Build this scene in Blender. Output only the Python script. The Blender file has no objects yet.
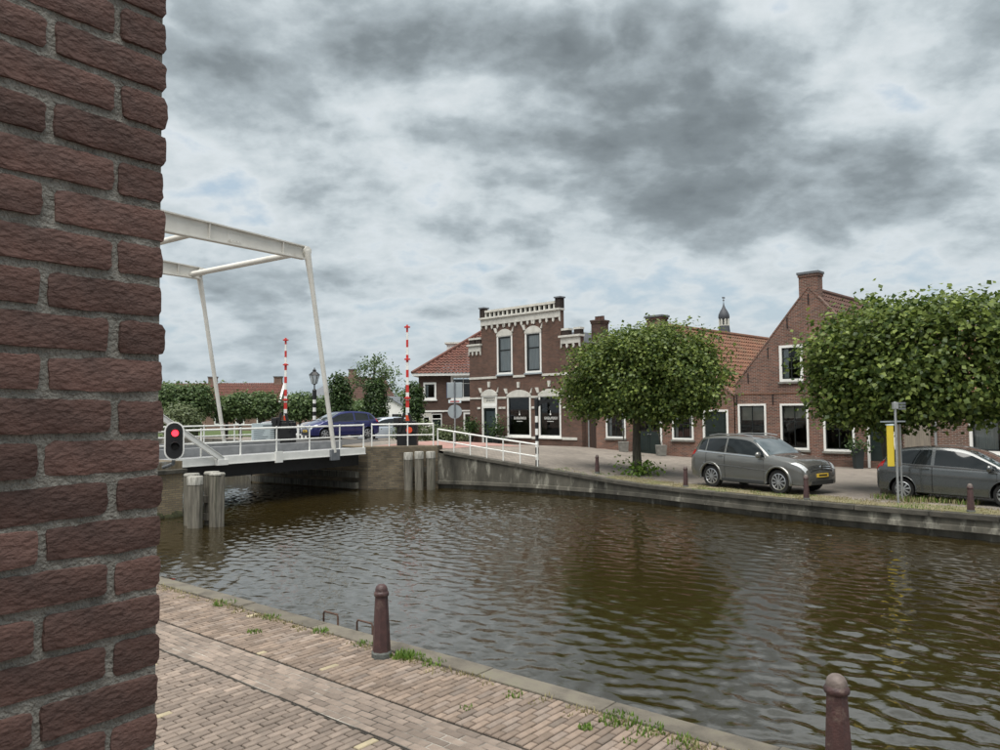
import bpy, bmesh, math, random
import numpy as np
from mathutils import Vector, Matrix, noise as mnoise

sc = bpy.context.scene
COL = sc.collection
R = math.radians
random.seed(7)

# ------------------------------------------------------------------ camera
cam_d = bpy.data.cameras.new('camera')
cam = bpy.data.objects.new('camera', cam_d); COL.objects.link(cam)
sc.camera = cam
cam_d.sensor_width = 36; cam_d.lens = 27.0
cam_d.clip_start = 0.05; cam_d.clip_end = 5000
_p, _r = R(2.67), 0.010
_f = Vector((0, math.cos(_p), math.sin(_p))); _u0 = Vector((0, -math.sin(_p), math.cos(_p))); _r0 = Vector((1, 0, 0))
_rt = _r0 * math.cos(_r) - _u0 * math.sin(_r); _up = _u0 * math.cos(_r) + _r0 * math.sin(_r)
_m = Matrix((( _rt.x, _up.x, -_f.x), (_rt.y, _up.y, -_f.y), (_rt.z, _up.z, -_f.z))).to_4x4()
_m.translation = (0, 0, 2.6)
cam.matrix_world = _m

# ------------------------------------------------------------------ world: overcast sky, broken cloud
SUN_EL, SUN_AZ = 70.0, 205.0            # azimuth clockwise from +Y
world = bpy.data.worlds.new('World'); sc.world = world; world.use_nodes = True
wt = world.node_tree; wt.nodes.clear()
def wn(t, **k):
    n = wt.nodes.new(t)
    for a, b in k.items(): setattr(n, a, b)
    return n
def wl(a, b): wt.links.new(a, b)
def wmath(op, a, b=None, clamp=False):
    n = wn('ShaderNodeMath', operation=op, use_clamp=clamp)
    for i, v in enumerate((a, b)):
        if v is None: continue
        if isinstance(v, (int, float)): n.inputs[i].default_value = v
        else: wl(v, n.inputs[i])
    return n.outputs[0]
out = wn('ShaderNodeOutputWorld'); bg = wn('ShaderNodeBackground'); bg.inputs['Strength'].default_value = 0.1
sky = wn('ShaderNodeTexSky', sky_type='NISHITA'); sky.sun_disc = False
sky.sun_elevation = R(SUN_EL); sky.sun_rotation = R(SUN_AZ); sky.air_density = 1.4; sky.dust_density = 2.0
tc = wn('ShaderNodeTexCoord'); sep = wn('ShaderNodeSeparateXYZ'); wl(tc.outputs['Generated'], sep.inputs[0])
zz = wmath('ADD', wmath('MAXIMUM', sep.outputs['Z'], 0.0), 0.35)
qx = wmath('DIVIDE', sep.outputs['X'], zz); qy = wmath('DIVIDE', sep.outputs['Y'], zz)
cq = wn('ShaderNodeCombineXYZ'); wl(qx, cq.inputs[0]); wl(qy, cq.inputs[1])
def wnoise(scale, detail, rough, dist, off, stretch=(1, 1, 1)):
    mp = wn('ShaderNodeMapping'); mp.inputs['Location'].default_value = off; mp.inputs['Scale'].default_value = stretch
    wl(cq.outputs[0], mp.inputs[0])
    n = wn('ShaderNodeTexNoise'); n.inputs['Scale'].default_value = scale; n.inputs['Detail'].default_value = detail
    n.inputs['Roughness'].default_value = rough; n.inputs['Distortion'].default_value = dist
    wl(mp.outputs[0], n.inputs['Vector']); return n.outputs['Fac']
big = wnoise(1.2, 2, 0.4, 0.2, (3.1, 7.7, 0.0))
mid = wnoise(3.0, 10, 0.57, 0.10, (1.4, 2.2, 3.0), (0.9, 1.0, 1))
fine = wnoise(9.0, 9, 0.62, 0.05, (8.0, 0.7, 5.0), (0.9, 1.0, 1))
mpb = wn('ShaderNodeMapping'); mpb.inputs['Location'].default_value = (4.3, 1.9, 2.0); wl(cq.outputs[0], mpb.inputs[0])
vor = wn('ShaderNodeTexVoronoi'); vor.feature = 'F1'; vor.inputs['Scale'].default_value = 4.2; vor.inputs['Detail'].default_value = 2.5; vor.inputs['Roughness'].default_value = 0.55
wv = wn('ShaderNodeVectorMath', operation='ADD'); wsc = wn('ShaderNodeVectorMath', operation='SCALE'); wno = wn('ShaderNodeTexNoise'); wno.inputs['Scale'].default_value = 3.5; wno.inputs['Detail'].default_value = 4
wl(mpb.outputs[0], wno.inputs['Vector']); wl(wno.outputs['Color'], wsc.inputs[0]); wsc.inputs['Scale'].default_value = 0.35; wl(wsc.outputs[0], wv.inputs[0]); wl(mpb.outputs[0], wv.inputs[1]); wl(wv.outputs[0], vor.inputs['Vector'])
billow = wmath('MULTIPLY', wmath('SUBTRACT', 0.86, vor.outputs['Distance']), 0.17)      # rounded heads of cloud
dens = wmath('ADD', wmath('ADD', wmath('ADD', wmath('MULTIPLY', big, 0.40), billow), wmath('MULTIPLY', mid, 0.66)), wmath('MULTIPLY', fine, 0.22))
# banks of thicker and thinner cloud (soft lobes in the cloud layer)
def lobe(cx, cy, sx, sy, amp):
    ax = wmath('MULTIPLY', wmath('SUBTRACT', qx, cx), 1.0 / sx); ay = wmath('MULTIPLY', wmath('SUBTRACT', qy, cy), 1.0 / sy)
    r2 = wmath('ADD', wmath('MULTIPLY', ax, ax), wmath('MULTIPLY', ay, ay))
    return wmath('MULTIPLY', wmath('POWER', 2.718, wmath('MULTIPLY', r2, -1.0)), amp)
LOBES = [(0.33, 1.38, 0.30, 0.24, 0.17), (0.74, 1.52, 0.36, 0.13, 0.14), (-0.08, 1.10, 0.45, 0.10, 0.12), (-0.46, 1.19, 0.24, 0.10, 0.08),
         (-0.25, 1.47, 0.28, 0.12, -0.08), (0.60, 1.13, 0.16, 0.12, -0.10)]
for L in LOBES:
    if L[4]: dens = wmath('ADD', dens, lobe(*L))
ramp = wn('ShaderNodeValToRGB'); wl(dens, ramp.inputs[0])
els = ramp.color_ramp.elements
stops = [(0.47, (1.30, 1.58, 1.82)), (0.555, (1.98, 2.12, 2.19)), (0.625, (1.62, 1.80, 1.89)), (0.70, (1.08, 1.24, 1.33)), (0.80, (0.62, 0.725, 0.785)), (0.93, (0.38, 0.45, 0.495))]
els[0].position = stops[0][0]; els[0].color = (*stops[0][1], 1); els[1].position = stops[-1][0]; els[1].color = (*stops[-1][1], 1)
for p_, c_ in stops[1:-1]:
    e = els.new(p_); e.color = (*c_, 1)
# thin cloud lets the blue through, most of all low down
cov = wn('ShaderNodeMapRange'); wl(dens, cov.inputs['Value'])
cov.inputs['From Min'].default_value = 0.40; cov.inputs['From Max'].default_value = 0.58
cov.inputs['To Min'].default_value = 0.72; cov.inputs['To Max'].default_value = 1.0
mix = wn('ShaderNodeMix', data_type='RGBA'); wl(cov.outputs[0], mix.inputs['Factor'])
skm = wn('ShaderNodeVectorMath', operation='SCALE'); skm.inputs['Scale'].default_value = 0.5; wl(sky.outputs[0], skm.inputs[0]); wl(skm.outputs[0], mix.inputs['A']); wl(ramp.outputs[0], mix.inputs['B'])
hz_f = wmath('MULTIPLY', wmath('POWER', 2.718, wmath('MULTIPLY', wmath('MAXIMUM', sep.outputs['Z'], 0.0), -7.0)), 0.72)   # low cloud fades into pale blue-grey air
mix2 = wn('ShaderNodeMix', data_type='RGBA'); wl(hz_f, mix2.inputs['Factor']); wl(mix.outputs['Result'], mix2.inputs['A']); mix2.inputs['B'].default_value = (1.25, 1.47, 1.62, 1)
wl(mix2.outputs['Result'], bg.inputs['Color']); wl(bg.outputs[0], out.inputs['Surface'])

sun_d = bpy.data.lights.new('sun', 'SUN'); sun_d.energy = 1.5; sun_d.angle = R(55); sun_d.color = (1.0, 0.96, 0.9)
sun = bpy.data.objects.new('sun', sun_d); COL.objects.link(sun)
_az, _el = R(SUN_AZ), R(SUN_EL)
_to = Vector((math.sin(_az) * math.cos(_el), math.cos(_az) * math.cos(_el), math.sin(_el)))
sun.rotation_euler = _to.to_track_quat('Z', 'Y').to_euler()
sc.view_settings.view_transform = 'Standard'; sc.view_settings.look = 'None'
sc.view_settings.exposure = 1.9; sc.view_settings.gamma = 1.0; sc.view_settings.use_curve_mapping = False

# ------------------------------------------------------------------ materials
MATS = {}
def nodes(name):
    m = bpy.data.materials.new(name); m.use_nodes = True; MATS[name] = m
    nt = m.node_tree; b = nt.nodes['Principled BSDF']
    return m, nt, b
def pm(name, c1, c2=None, scale=4.0, rough=0.8, bump=0.0, bscale=None, metal=0.0, detail=5, island=0.0, objrand=0.0, spec=0.4, coat=0.0,
       stretch=(1, 1, 1), dirt=None, dscale=1.3, dlo=0.5, dhi=0.75):
    """noise-mottled surface; island / objrand shift brightness for each loose piece / each object; dirt is a third colour in patches"""
    m, nt, b = nodes(name)
    c2 = c2 or tuple(x * 0.75 for x in c1)
    t = nt.nodes.new('ShaderNodeTexCoord'); mp = nt.nodes.new('ShaderNodeMapping'); mp.inputs['Scale'].default_value = stretch
    nt.links.new(t.outputs['Object'], mp.inputs[0])
    n = nt.nodes.new('ShaderNodeTexNoise'); n.inputs['Scale'].default_value = scale; n.inputs['Detail'].default_value = detail
    n.inputs['Roughness'].default_value = 0.6
    nt.links.new(mp.outputs[0], n.inputs['Vector'])
    r = nt.nodes.new('ShaderNodeValToRGB'); r.color_ramp.elements[0].position = 0.32; r.color_ramp.elements[1].position = 0.68
    r.color_ramp.elements[0].color = (*c2, 1); r.color_ramp.elements[1].color = (*c1, 1)
    nt.links.new(n.outputs['Fac'], r.inputs[0])
    colour = r.outputs[0]
    if dirt:
        n3 = nt.nodes.new('ShaderNodeTexNoise'); n3.inputs['Scale'].default_value = dscale; n3.inputs['Detail'].default_value = 7
        n3.inputs['Roughness'].default_value = 0.65; nt.links.new(mp.outputs[0], n3.inputs['Vector'])
        mr = nt.nodes.new('ShaderNodeMapRange'); mr.inputs['From Min'].default_value = dlo; mr.inputs['From Max'].default_value = dhi
        nt.links.new(n3.outputs['Fac'], mr.inputs['Value'])
        mx = nt.nodes.new('ShaderNodeMix'); mx.data_type = 'RGBA'
        nt.links.new(mr.outputs[0], mx.inputs['Factor']); nt.links.new(colour, mx.inputs['A']); mx.inputs['B'].default_value = (*dirt, 1)
        colour = mx.outputs['Result']
    for kind, amt in (('island', island), ('obj', objrand)):
        if amt:
            if kind == 'island': g = nt.nodes.new('ShaderNodeNewGeometry'); src = g.outputs['Random Per Island']
            else: g = nt.nodes.new('ShaderNodeObjectInfo'); src = g.outputs['Random']
            mr = nt.nodes.new('ShaderNodeMapRange'); mr.inputs['To Min'].default_value = 1 - amt; mr.inputs['To Max'].default_value = 1 + amt
            nt.links.new(src, mr.inputs['Value'])
            hs = nt.nodes.new('ShaderNodeHueSaturation'); nt.links.new(mr.outputs[0], hs.inputs['Value'])
            nt.links.new(colour, hs.inputs['Color']); colour = hs.outputs[0]
    nt.links.new(colour, b.inputs['Base Color'])
    b.inputs['Roughness'].default_value = rough; b.inputs['Metallic'].default_value = metal
    b.inputs['Specular IOR Level'].default_value = spec; b.inputs['Coat Weight'].default_value = coat
    if bump:
        n2 = nt.nodes.new('ShaderNodeTexNoise'); n2.inputs['Scale'].default_value = bscale or scale * 3; n2.inputs['Detail'].default_value = 6
        nt.links.new(mp.outputs[0], n2.inputs['Vector'])
        bp = nt.nodes.new('ShaderNodeBump'); bp.inputs['Strength'].default_value = bump; bp.inputs['Distance'].default_value = 0.02
        nt.links.new(n2.outputs['Fac'], bp.inputs['Height']); nt.links.new(bp.outputs[0], b.inputs['Normal'])
    return m
def brickmat(name, a, b2, mortar, bw=0.22, bh=0.066, ms=0.010, flat=False, rough=0.9, bump=0.5, offset=0.5, var=None, vscale=0.7, rot=0.0):
    """running bond; walls use (x+y, z), flat ground uses (x, y) turned by rot"""
    m, nt, b = nodes(name)
    t = nt.nodes.new('ShaderNodeTexCoord')
    if flat:
        mp = nt.nodes.new('ShaderNodeMapping'); mp.inputs['Rotation'].default_value = (0, 0, rot)
        nt.links.new(t.outputs['Object'], mp.inputs[0]); vec = mp.outputs[0]
    else:
        s = nt.nodes.new('ShaderNodeSeparateXYZ'); nt.links.new(t.outputs['Object'], s.inputs[0])
        ad = nt.nodes.new('ShaderNodeMath'); nt.links.new(s.outputs[0], ad.inputs[0]); nt.links.new(s.outputs[1], ad.inputs[1])
        c = nt.nodes.new('ShaderNodeCombineXYZ'); nt.links.new(ad.outputs[0], c.inputs[0]); nt.links.new(s.outputs[2], c.inputs[1]); vec = c.outputs[0]
    br = nt.nodes.new('ShaderNodeTexBrick'); br.offset = offset
    br.inputs['Scale'].default_value = 1.0; br.inputs['Brick Width'].default_value = bw; br.inputs['Row Height'].default_value = bh
    br.inputs['Mortar Size'].default_value = ms; br.inputs['Mortar Smooth'].default_value = 0.3; br.inputs['Bias'].default_value = 0.0
    br.inputs['Color1'].default_value = (*a, 1); br.inputs['Color2'].default_value = (*b2, 1); br.inputs['Mortar'].default_value = (*mortar, 1)
    nt.links.new(vec, br.inputs['Vector'])
    n = nt.nodes.new('ShaderNodeTexNoise'); n.inputs['Scale'].default_value = vscale; n.inputs['Detail'].default_value = 8; n.inputs['Roughness'].default_value = 0.7
    nt.links.new(t.outputs['Object'], n.inputs['Vector'])
    mr = nt.nodes.new('ShaderNodeMapRange'); mr.inputs['From Min'].default_value = 0.25; mr.inputs['From Max'].default_value = 0.75
    mr.inputs['To Min'].default_value = 0.62; mr.inputs['To Max'].default_value = 1.32
    nt.links.new(n.outputs['Fac'], mr.inputs['Value'])
    hs = nt.nodes.new('ShaderNodeHueSaturation'); nt.links.new(br.outputs['Color'], hs.inputs['Color']); nt.links.new(mr.outputs[0], hs.inputs['Value'])
    nt.links.new(hs.outputs[0], b.inputs['Base Color'])
    b.inputs['Roughness'].default_value = rough; b.inputs['Specular IOR Level'].default_value = 0.3
    bp = nt.nodes.new('ShaderNodeBump'); bp.inputs['Strength'].default_value = bump; bp.inputs['Distance'].default_value = 0.012; bp.invert = True
    nt.links.new(br.outputs['Fac'], bp.inputs['Height']); nt.links.new(bp.outputs[0], b.inputs['Normal'])
    return m
def glassmat(name, tint=(0.90, 0.94, 0.94), refl=0.9):
    m, nt, b = nodes(name); nt.nodes.remove(b)
    o = nt.nodes['Material Output']
    tr = nt.nodes.new('ShaderNodeBsdfTransparent'); tr.inputs[0].default_value = (*tint, 1)
    gl = nt.nodes.new('ShaderNodeBsdfGlossy'); gl.inputs['Color'].default_value = (refl, refl, refl, 1); gl.inputs['Roughness'].default_value = 0.02
    fr = nt.nodes.new('ShaderNodeFresnel'); fr.inputs[0].default_value = 1.6
    mx = nt.nodes.new('ShaderNodeMixShader'); nt.links.new(fr.outputs[0], mx.inputs[0]); nt.links.new(tr.outputs[0], mx.inputs[1]); nt.links.new(gl.outputs[0], mx.inputs[2])
    nt.links.new(mx.outputs[0], o.inputs['Surface']); return m
def leafmat(name, dark, light, trans=0.25):
    m, nt, b = nodes(name)
    g = nt.nodes.new('ShaderNodeNewGeometry')
    r = nt.nodes.new('ShaderNodeValToRGB'); r.color_ramp.elements[0].color = (*dark, 1); r.color_ramp.elements[1].color = (*light, 1); e_ = r.color_ramp.elements.new(0.6); e_.color = tuple(d_ * 0.60 + l_ * 0.40 for d_, l_ in zip(dark, light)) + (1,)
    nt.links.new(g.outputs['Random Per Island'], r.inputs[0])
    nt.links.new(r.outputs[0], b.inputs['Base Color']); b.inputs['Roughness'].default_value = 0.5; b.inputs['Specular IOR Level'].default_value = 0.35
    tl = nt.nodes.new('ShaderNodeBsdfTranslucent'); hs = nt.nodes.new('ShaderNodeHueSaturation'); hs.inputs['Value'].default_value = 1.5
    nt.links.new(r.outputs[0], hs.inputs['Color']); nt.links.new(hs.outputs[0], tl.inputs[0])
    mx = nt.nodes.new('ShaderNodeMixShader'); mx.inputs[0].default_value = trans
    nt.links.new(b.outputs[0], mx.inputs[1]); nt.links.new(tl.outputs[0], mx.inputs[2]); nt.links.new(mx.outputs[0], nt.nodes['Material Output'].inputs['Surface'])
    return m

M = MATS
pm('brick_near', (0.175, 0.094, 0.076), (0.078, 0.050, 0.044), 5, 0.85, 0.45, 70, objrand=0.34, dirt=(0.30, 0.235, 0.205), dscale=7, dlo=0.54, dhi=0.78, stretch=(0.85, 0.85, 1.35))
pm('mortar', (0.30, 0.29, 0.26), (0.18, 0.175, 0.155), 30, 0.95, 0.7, 130)
pm('paver', (0.228, 0.180, 0.146), (0.148, 0.119, 0.098), 7, 0.9, 0.5, 60, island=0.26, objrand=0.24, dirt=(0.12, 0.10, 0.085), dscale=2.0)
pm('paver_red', (0.248, 0.188, 0.145), (0.166, 0.127, 0.099), 7, 0.9, 0.5, 60, island=0.26, objrand=0.24, dirt=(0.15, 0.12, 0.10), dscale=2.0)
pm('paver_pale', (0.230, 0.184, 0.150), (0.152, 0.123, 0.102), 7, 0.9, 0.5, 60, island=0.15, objrand=0.15)
pm('paver_yellow', (0.36, 0.305, 0.20), (0.27, 0.23, 0.155), 8, 0.9, 0.4, 60, objrand=0.15, island=0.15)
pm('joint_sand', (0.065, 0.055, 0.043), (0.024, 0.021, 0.018), 14, 1.0, 0.6, 80)
pm('joint_pale', (0.46, 0.43, 0.38), (0.07, 0.062, 0.052), 2.4, 1.0, 0.4, 60, dirt=(0.045, 0.04, 0.034), dscale=1.6, dlo=0.40, dhi=0.56)
pm('coping', (0.170, 0.150, 0.120), (0.078, 0.070, 0.056), 3, 0.9, 0.6, 50, dirt=(0.12, 0.115, 0.08), dscale=3.0, objrand=0.1)
pm('bollard_paint', (0.078, 0.040, 0.038), (0.044, 0.026, 0.026), 12, 0.5, 0.3, 60, dirt=(0.13, 0.095, 0.08), dscale=9, dlo=0.56, dhi=0.70)
pm('bollard_cap', (0.17, 0.14, 0.125), (0.09, 0.07, 0.062), 14, 0.6, 0.3, 60)
pm('bollard_base', (0.12, 0.13, 0.12), (0.07, 0.075, 0.07), 14, 0.8, 0.4, 60)
pm('rusty_iron', (0.10, 0.055, 0.035), (0.05, 0.03, 0.025), 20, 0.7, 0.4, 80)
pm('quay_concrete', (0.115, 0.107, 0.086), (0.026, 0.025, 0.020), 1.6, 0.95, 0.8, 14, stretch=(1, 1, 0.35), dirt=(0.25, 0.24, 0.20), dscale=2.6, dlo=0.54, dhi=0.70, detail=9)
pm('quay_cap', (0.085, 0.078, 0.063), (0.038, 0.036, 0.030), 3, 0.95, 0.6, 30, objrand=0.12, detail=8)
pm('abutment', (0.21, 0.165, 0.105), (0.075, 0.062, 0.045), 2.4, 0.95, 0.7, 14, stretch=(1, 1, 0.4), dirt=(0.23, 0.23, 0.22), dscale=1.3, dlo=0.54, dhi=0.62, detail=9)
brickmat('abutment_stone', (0.165, 0.130, 0.082), (0.085, 0.070, 0.048), (0.10, 0.092, 0.078), bw=0.24, bh=0.075, vscale=1.8)
brickmat('abutment_brick', (0.26, 0.205, 0.125), (0.18, 0.14, 0.09), (0.13, 0.12, 0.10))
pm('moss', (0.050, 0.055, 0.022), (0.018, 0.018, 0.011), 8, 1.0, 0.8, 40)  # real moss; kept near black as painted waterline shadow on the far wall
pm('pile_wood', (0.230, 0.212, 0.172), (0.060, 0.055, 0.046), 3, 0.95, 0.7, 22, stretch=(6, 6, 0.35), dirt=(0.05, 0.055, 0.035), dscale=1.0)
pm('pile_paint', (0.40, 0.39, 0.35), (0.16, 0.155, 0.135), 6, 0.9, 0.4, 30, stretch=(3, 3, 0.6))
pm('white_paint', (0.74, 0.74, 0.71), (0.64, 0.64, 0.61), 2.5, 0.45, 0.05, 30)
pm('beam_paint', (0.66, 0.645, 0.60), (0.56, 0.545, 0.50), 1.5, 0.5, 0.05, 30, dirt=(0.40, 0.34, 0.27), dscale=2.2, dlo=0.60, dhi=0.85)
pm('trim_white', (0.60, 0.59, 0.54), (0.44, 0.43, 0.39), 3, 0.7, 0.2, 30)
pm('stucco', (0.62, 0.60, 0.54), (0.46, 0.45, 0.40), 2.5, 0.85, 0.3, 40)
pm('frame_white', (0.76, 0.76, 0.73), (0.68, 0.68, 0.65), 3, 0.5)
pm('frame_dark', (0.018, 0.022, 0.022), (0.012, 0.014, 0.014), 5, 0.35)
pm('door_green', (0.014, 0.024, 0.022), (0.010, 0.016, 0.015), 5, 0.35)
pm('door_brown', (0.050, 0.030, 0.022), (0.032, 0.020, 0.016), 5, 0.6, stretch=(8, 8, 0.6))
pm('black_iron', (0.016, 0.017, 0.018), (0.010, 0.010, 0.011), 6, 0.45, 0.1, 40)
pm('red_paint', (0.52, 0.035, 0.030), (0.42, 0.03, 0.025), 5, 0.45)
pm('orange_red', (0.70, 0.085, 0.03), (0.60, 0.07, 0.025), 5, 0.45)
pm('blue_plate', (0.05, 0.07, 0.16), (0.04, 0.06, 0.13), 5, 0.4)
pm('sign_back', (0.36, 0.40, 0.42), (0.30, 0.34, 0.36), 4, 0.45, metal=0.3)
pm('galvanised', (0.42, 0.43, 0.43), (0.30, 0.31, 0.31), 10, 0.45, metal=0.6)
pm('yellow_plate', (0.62, 0.47, 0.045), (0.57, 0.43, 0.04), 4, 0.4)
pm('board_wood', (0.26, 0.225, 0.18), (0.16, 0.14, 0.115), 3, 0.8, stretch=(6, 6, 0.5))
pm('notice_white', (0.60, 0.68, 0.70), (0.52, 0.60, 0.62), 4, 0.5)
pm('notice_ink', (0.12, 0.14, 0.16), (0.10, 0.12, 0.14), 4, 0.6)
pm('deck_grey', (0.27, 0.275, 0.28), (0.19, 0.195, 0.20), 3, 0.7, 0.2, 30)
pm('asphalt', (0.075, 0.073, 0.070), (0.05, 0.049, 0.047), 6, 0.95, 0.4, 60)
pm('pink_path', (0.36, 0.215, 0.185), (0.28, 0.165, 0.14), 4, 0.95, 0.2, 40)
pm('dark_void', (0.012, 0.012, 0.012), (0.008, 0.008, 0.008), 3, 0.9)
pm('room', (0.10, 0.085, 0.07), (0.06, 0.05, 0.045), 1.5, 0.9)
pm('curtain', (0.74, 0.76, 0.76), (0.50, 0.53, 0.54), 3, 0.9, stretch=(9, 9, 0.3))
pm('lead_grey', (0.15, 0.16, 0.175), (0.09, 0.10, 0.11), 4, 0.6)
pm('slate', (0.065, 0.070, 0.080), (0.040, 0.043, 0.05), 6, 0.6, 0.4, 30)
pm('tile_red', (0.165, 0.062, 0.042), (0.078, 0.034, 0.027), 5, 0.75, 0.3, 30, dirt=(0.075, 0.045, 0.034), dscale=1.4, dlo=0.48, dhi=0.72)
pm('tile_orange', (0.205, 0.092, 0.052), (0.110, 0.052, 0.034), 4, 0.75, 0.3, 30, dirt=(0.12, 0.085, 0.05), dscale=1.2, dlo=0.48, dhi=0.72)
pm('tile_brown', (0.115, 0.060, 0.045), (0.070, 0.040, 0.032), 5, 0.8, 0.3, 30)
brickmat('brick_shop', (0.135, 0.070, 0.050), (0.080, 0.046, 0.036), (0.125, 0.100, 0.083))
brickmat('brick_dark', (0.040, 0.027, 0.023), (0.028, 0.020, 0.018), (0.035, 0.03, 0.027))
brickmat('brick_side', (0.105, 0.060, 0.045), (0.070, 0.041, 0.033), (0.085, 0.068, 0.058))
brickmat('brick_gable', (0.195, 0.084, 0.058), (0.088, 0.048, 0.039), (0.235, 0.20, 0.17), ms=0.011)
brickmat('brick_low', (0.205, 0.094, 0.064), (0.105, 0.056, 0.044), (0.22, 0.186, 0.155), ms=0.010)
brickmat('brick_right', (0.180, 0.086, 0.062), (0.092, 0.055, 0.045), (0.27, 0.235, 0.20), ms=0.012)
brickmat('brick_far', (0.22, 0.12, 0.085), (0.16, 0.09, 0.07), (0.25, 0.21, 0.18))
brickmat('brick_house_near', (0.130, 0.066, 0.056), (0.07, 0.04, 0.036), (0.27, 0.26, 0.24), bw=0.213, bh=0.071, ms=0.013)
brickmat('street', (0.245, 0.215, 0.182), (0.175, 0.154, 0.133), (0.11, 0.096, 0.082), bw=0.21, bh=0.105, ms=0.008, flat=True, rot=R(40), vscale=0.35, bump=0.3)
brickmat('quay_paving', (0.235, 0.180, 0.145), (0.165, 0.13, 0.108), (0.09, 0.075, 0.06), bw=0.21, bh=0.105, ms=0.008, flat=True, rot=0.0, vscale=0.35, bump=0.3)
pm('grass_ground', (0.220, 0.188, 0.118), (0.135, 0.120, 0.074), 3, 1.0, 0.7, 40, dirt=(0.115, 0.135, 0.04), dscale=0.9, dlo=0.50, dhi=0.66)
pm('meadow', (0.075, 0.105, 0.030), (0.05, 0.075, 0.022), 0.6, 1.0)
pm('bark', (0.105, 0.092, 0.072), (0.045, 0.042, 0.034), 5, 0.95, 0.9, 24, stretch=(3, 3, 0.5), dirt=(0.075, 0.085, 0.05), dscale=2)
leafmat('leaf_lime', (0.024, 0.052, 0.009), (0.215, 0.270, 0.062), 0.30)
leafmat('leaf_dark', (0.018, 0.042, 0.012), (0.065, 0.110, 0.028))
leafmat('leaf_hazy', (0.048, 0.085, 0.030), (0.125, 0.180, 0.062))  # lighter green, with the haze of distance put into the leaf colour
leafmat('leaf_willow', (0.075, 0.100, 0.045), (0.145, 0.175, 0.080))
leafmat('grass_green', (0.06, 0.12, 0.018), (0.17, 0.25, 0.045), 0.3)
leafmat('grass_dry', (0.19, 0.165, 0.08), (0.33, 0.295, 0.165), 0.3)
glassmat('glass')
pm('lantern_glass', (0.62, 0.66, 0.66), (0.52, 0.56, 0.56), 6, 0.2)
M['lantern_glass'].node_tree.nodes['Principled BSDF'].inputs['Alpha'].default_value = 0.55
pm('car_grey', (0.185, 0.184, 0.172), (0.178, 0.177, 0.165), 40, 0.24, metal=0.6, coat=1.0)
pm('car_grey_dark', (0.098, 0.104, 0.104), (0.092, 0.098, 0.098), 40, 0.24, metal=0.6, coat=1.0)
pm('car_blue', (0.018, 0.022, 0.115), (0.015, 0.019, 0.10), 40, 0.25, metal=0.3, coat=0.9)
pm('car_silver', (0.48, 0.53, 0.60), (0.46, 0.51, 0.58), 40, 0.30, metal=0.2, coat=0.8)
pm('car_navy', (0.02, 0.026, 0.045), (0.017, 0.022, 0.04), 40, 0.3, metal=0.3, coat=0.8)
pm('car_glass', (0.010, 0.013, 0.014), (0.008, 0.010, 0.011), 3, 0.05, spec=0.55)
pm('windscreen', (0.055, 0.075, 0.080), (0.04, 0.055, 0.06), 3, 0.04, spec=1.0, coat=1.0)
pm('plastic_dark', (0.030, 0.031, 0.031), (0.022, 0.023, 0.023), 12, 0.6)
pm('rubber', (0.018, 0.018, 0.018), (0.012, 0.012, 0.012), 12, 0.85)
pm('alloy', (0.55, 0.56, 0.57), (0.45, 0.46, 0.47), 12, 0.3, metal=0.8)
pm('chrome', (0.70, 0.71, 0.72), (0.62, 0.63, 0.64), 12, 0.18, metal=0.95)
pm('lamp_clear', (0.62, 0.65, 0.66), (0.35, 0.37, 0.38), 22, 0.12, spec=0.9, coat=0.6)
pm('lamp_red', (0.35, 0.012, 0.012), (0.25, 0.01, 0.01), 20, 0.15, spec=0.8)
pm('plate_yellow', (0.68, 0.46, 0.05), (0.62, 0.42, 0.05), 8, 0.5)
pm('flower_pot', (0.028, 0.035, 0.036), (0.02, 0.026, 0.027), 8, 0.6)
pm('stone_planter', (0.22, 0.215, 0.195), (0.14, 0.135, 0.12), 6, 0.9, 0.4, 40)
m_, nt_, b_ = nodes('signal_red')
b_.inputs['Base Color'].default_value = (0.7, 0.02, 0.03, 1); b_.inputs['Emission Color'].default_value = (1.0, 0.03, 0.05, 1); b_.inputs['Emission Strength'].default_value = 0.9
m_, nt_, b_ = nodes('water')
b_.inputs['Base Color'].default_value = (0.021, 0.0150, 0.0045, 1); b_.inputs['Roughness'].default_value = 0.02; b_.inputs['IOR'].default_value = 2.5
t_ = nt_.nodes.new('ShaderNodeTexCoord'); mp_ = nt_.nodes.new('ShaderNodeMapping'); mp_.inputs['Scale'].default_value = (1.0, 1.6, 1)
n_ = nt_.nodes.new('ShaderNodeTexNoise'); n_.inputs['Scale'].default_value = 10.0; n_.inputs['Detail'].default_value = 4; n_.inputs['Distortion'].default_value = 0.6
bp_ = nt_.nodes.new('ShaderNodeBump'); bp_.inputs['Strength'].default_value = 0.08; bp_.inputs['Distance'].default_value = 0.03
nt_.links.new(t_.outputs['Object'], mp_.inputs[0]); nt_.links.new(mp_.outputs[0], n_.inputs['Vector']); nt_.links.new(n_.outputs['Fac'], bp_.inputs['Height']); nt_.links.new(bp_.outputs[0], b_.inputs['Normal'])

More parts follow.
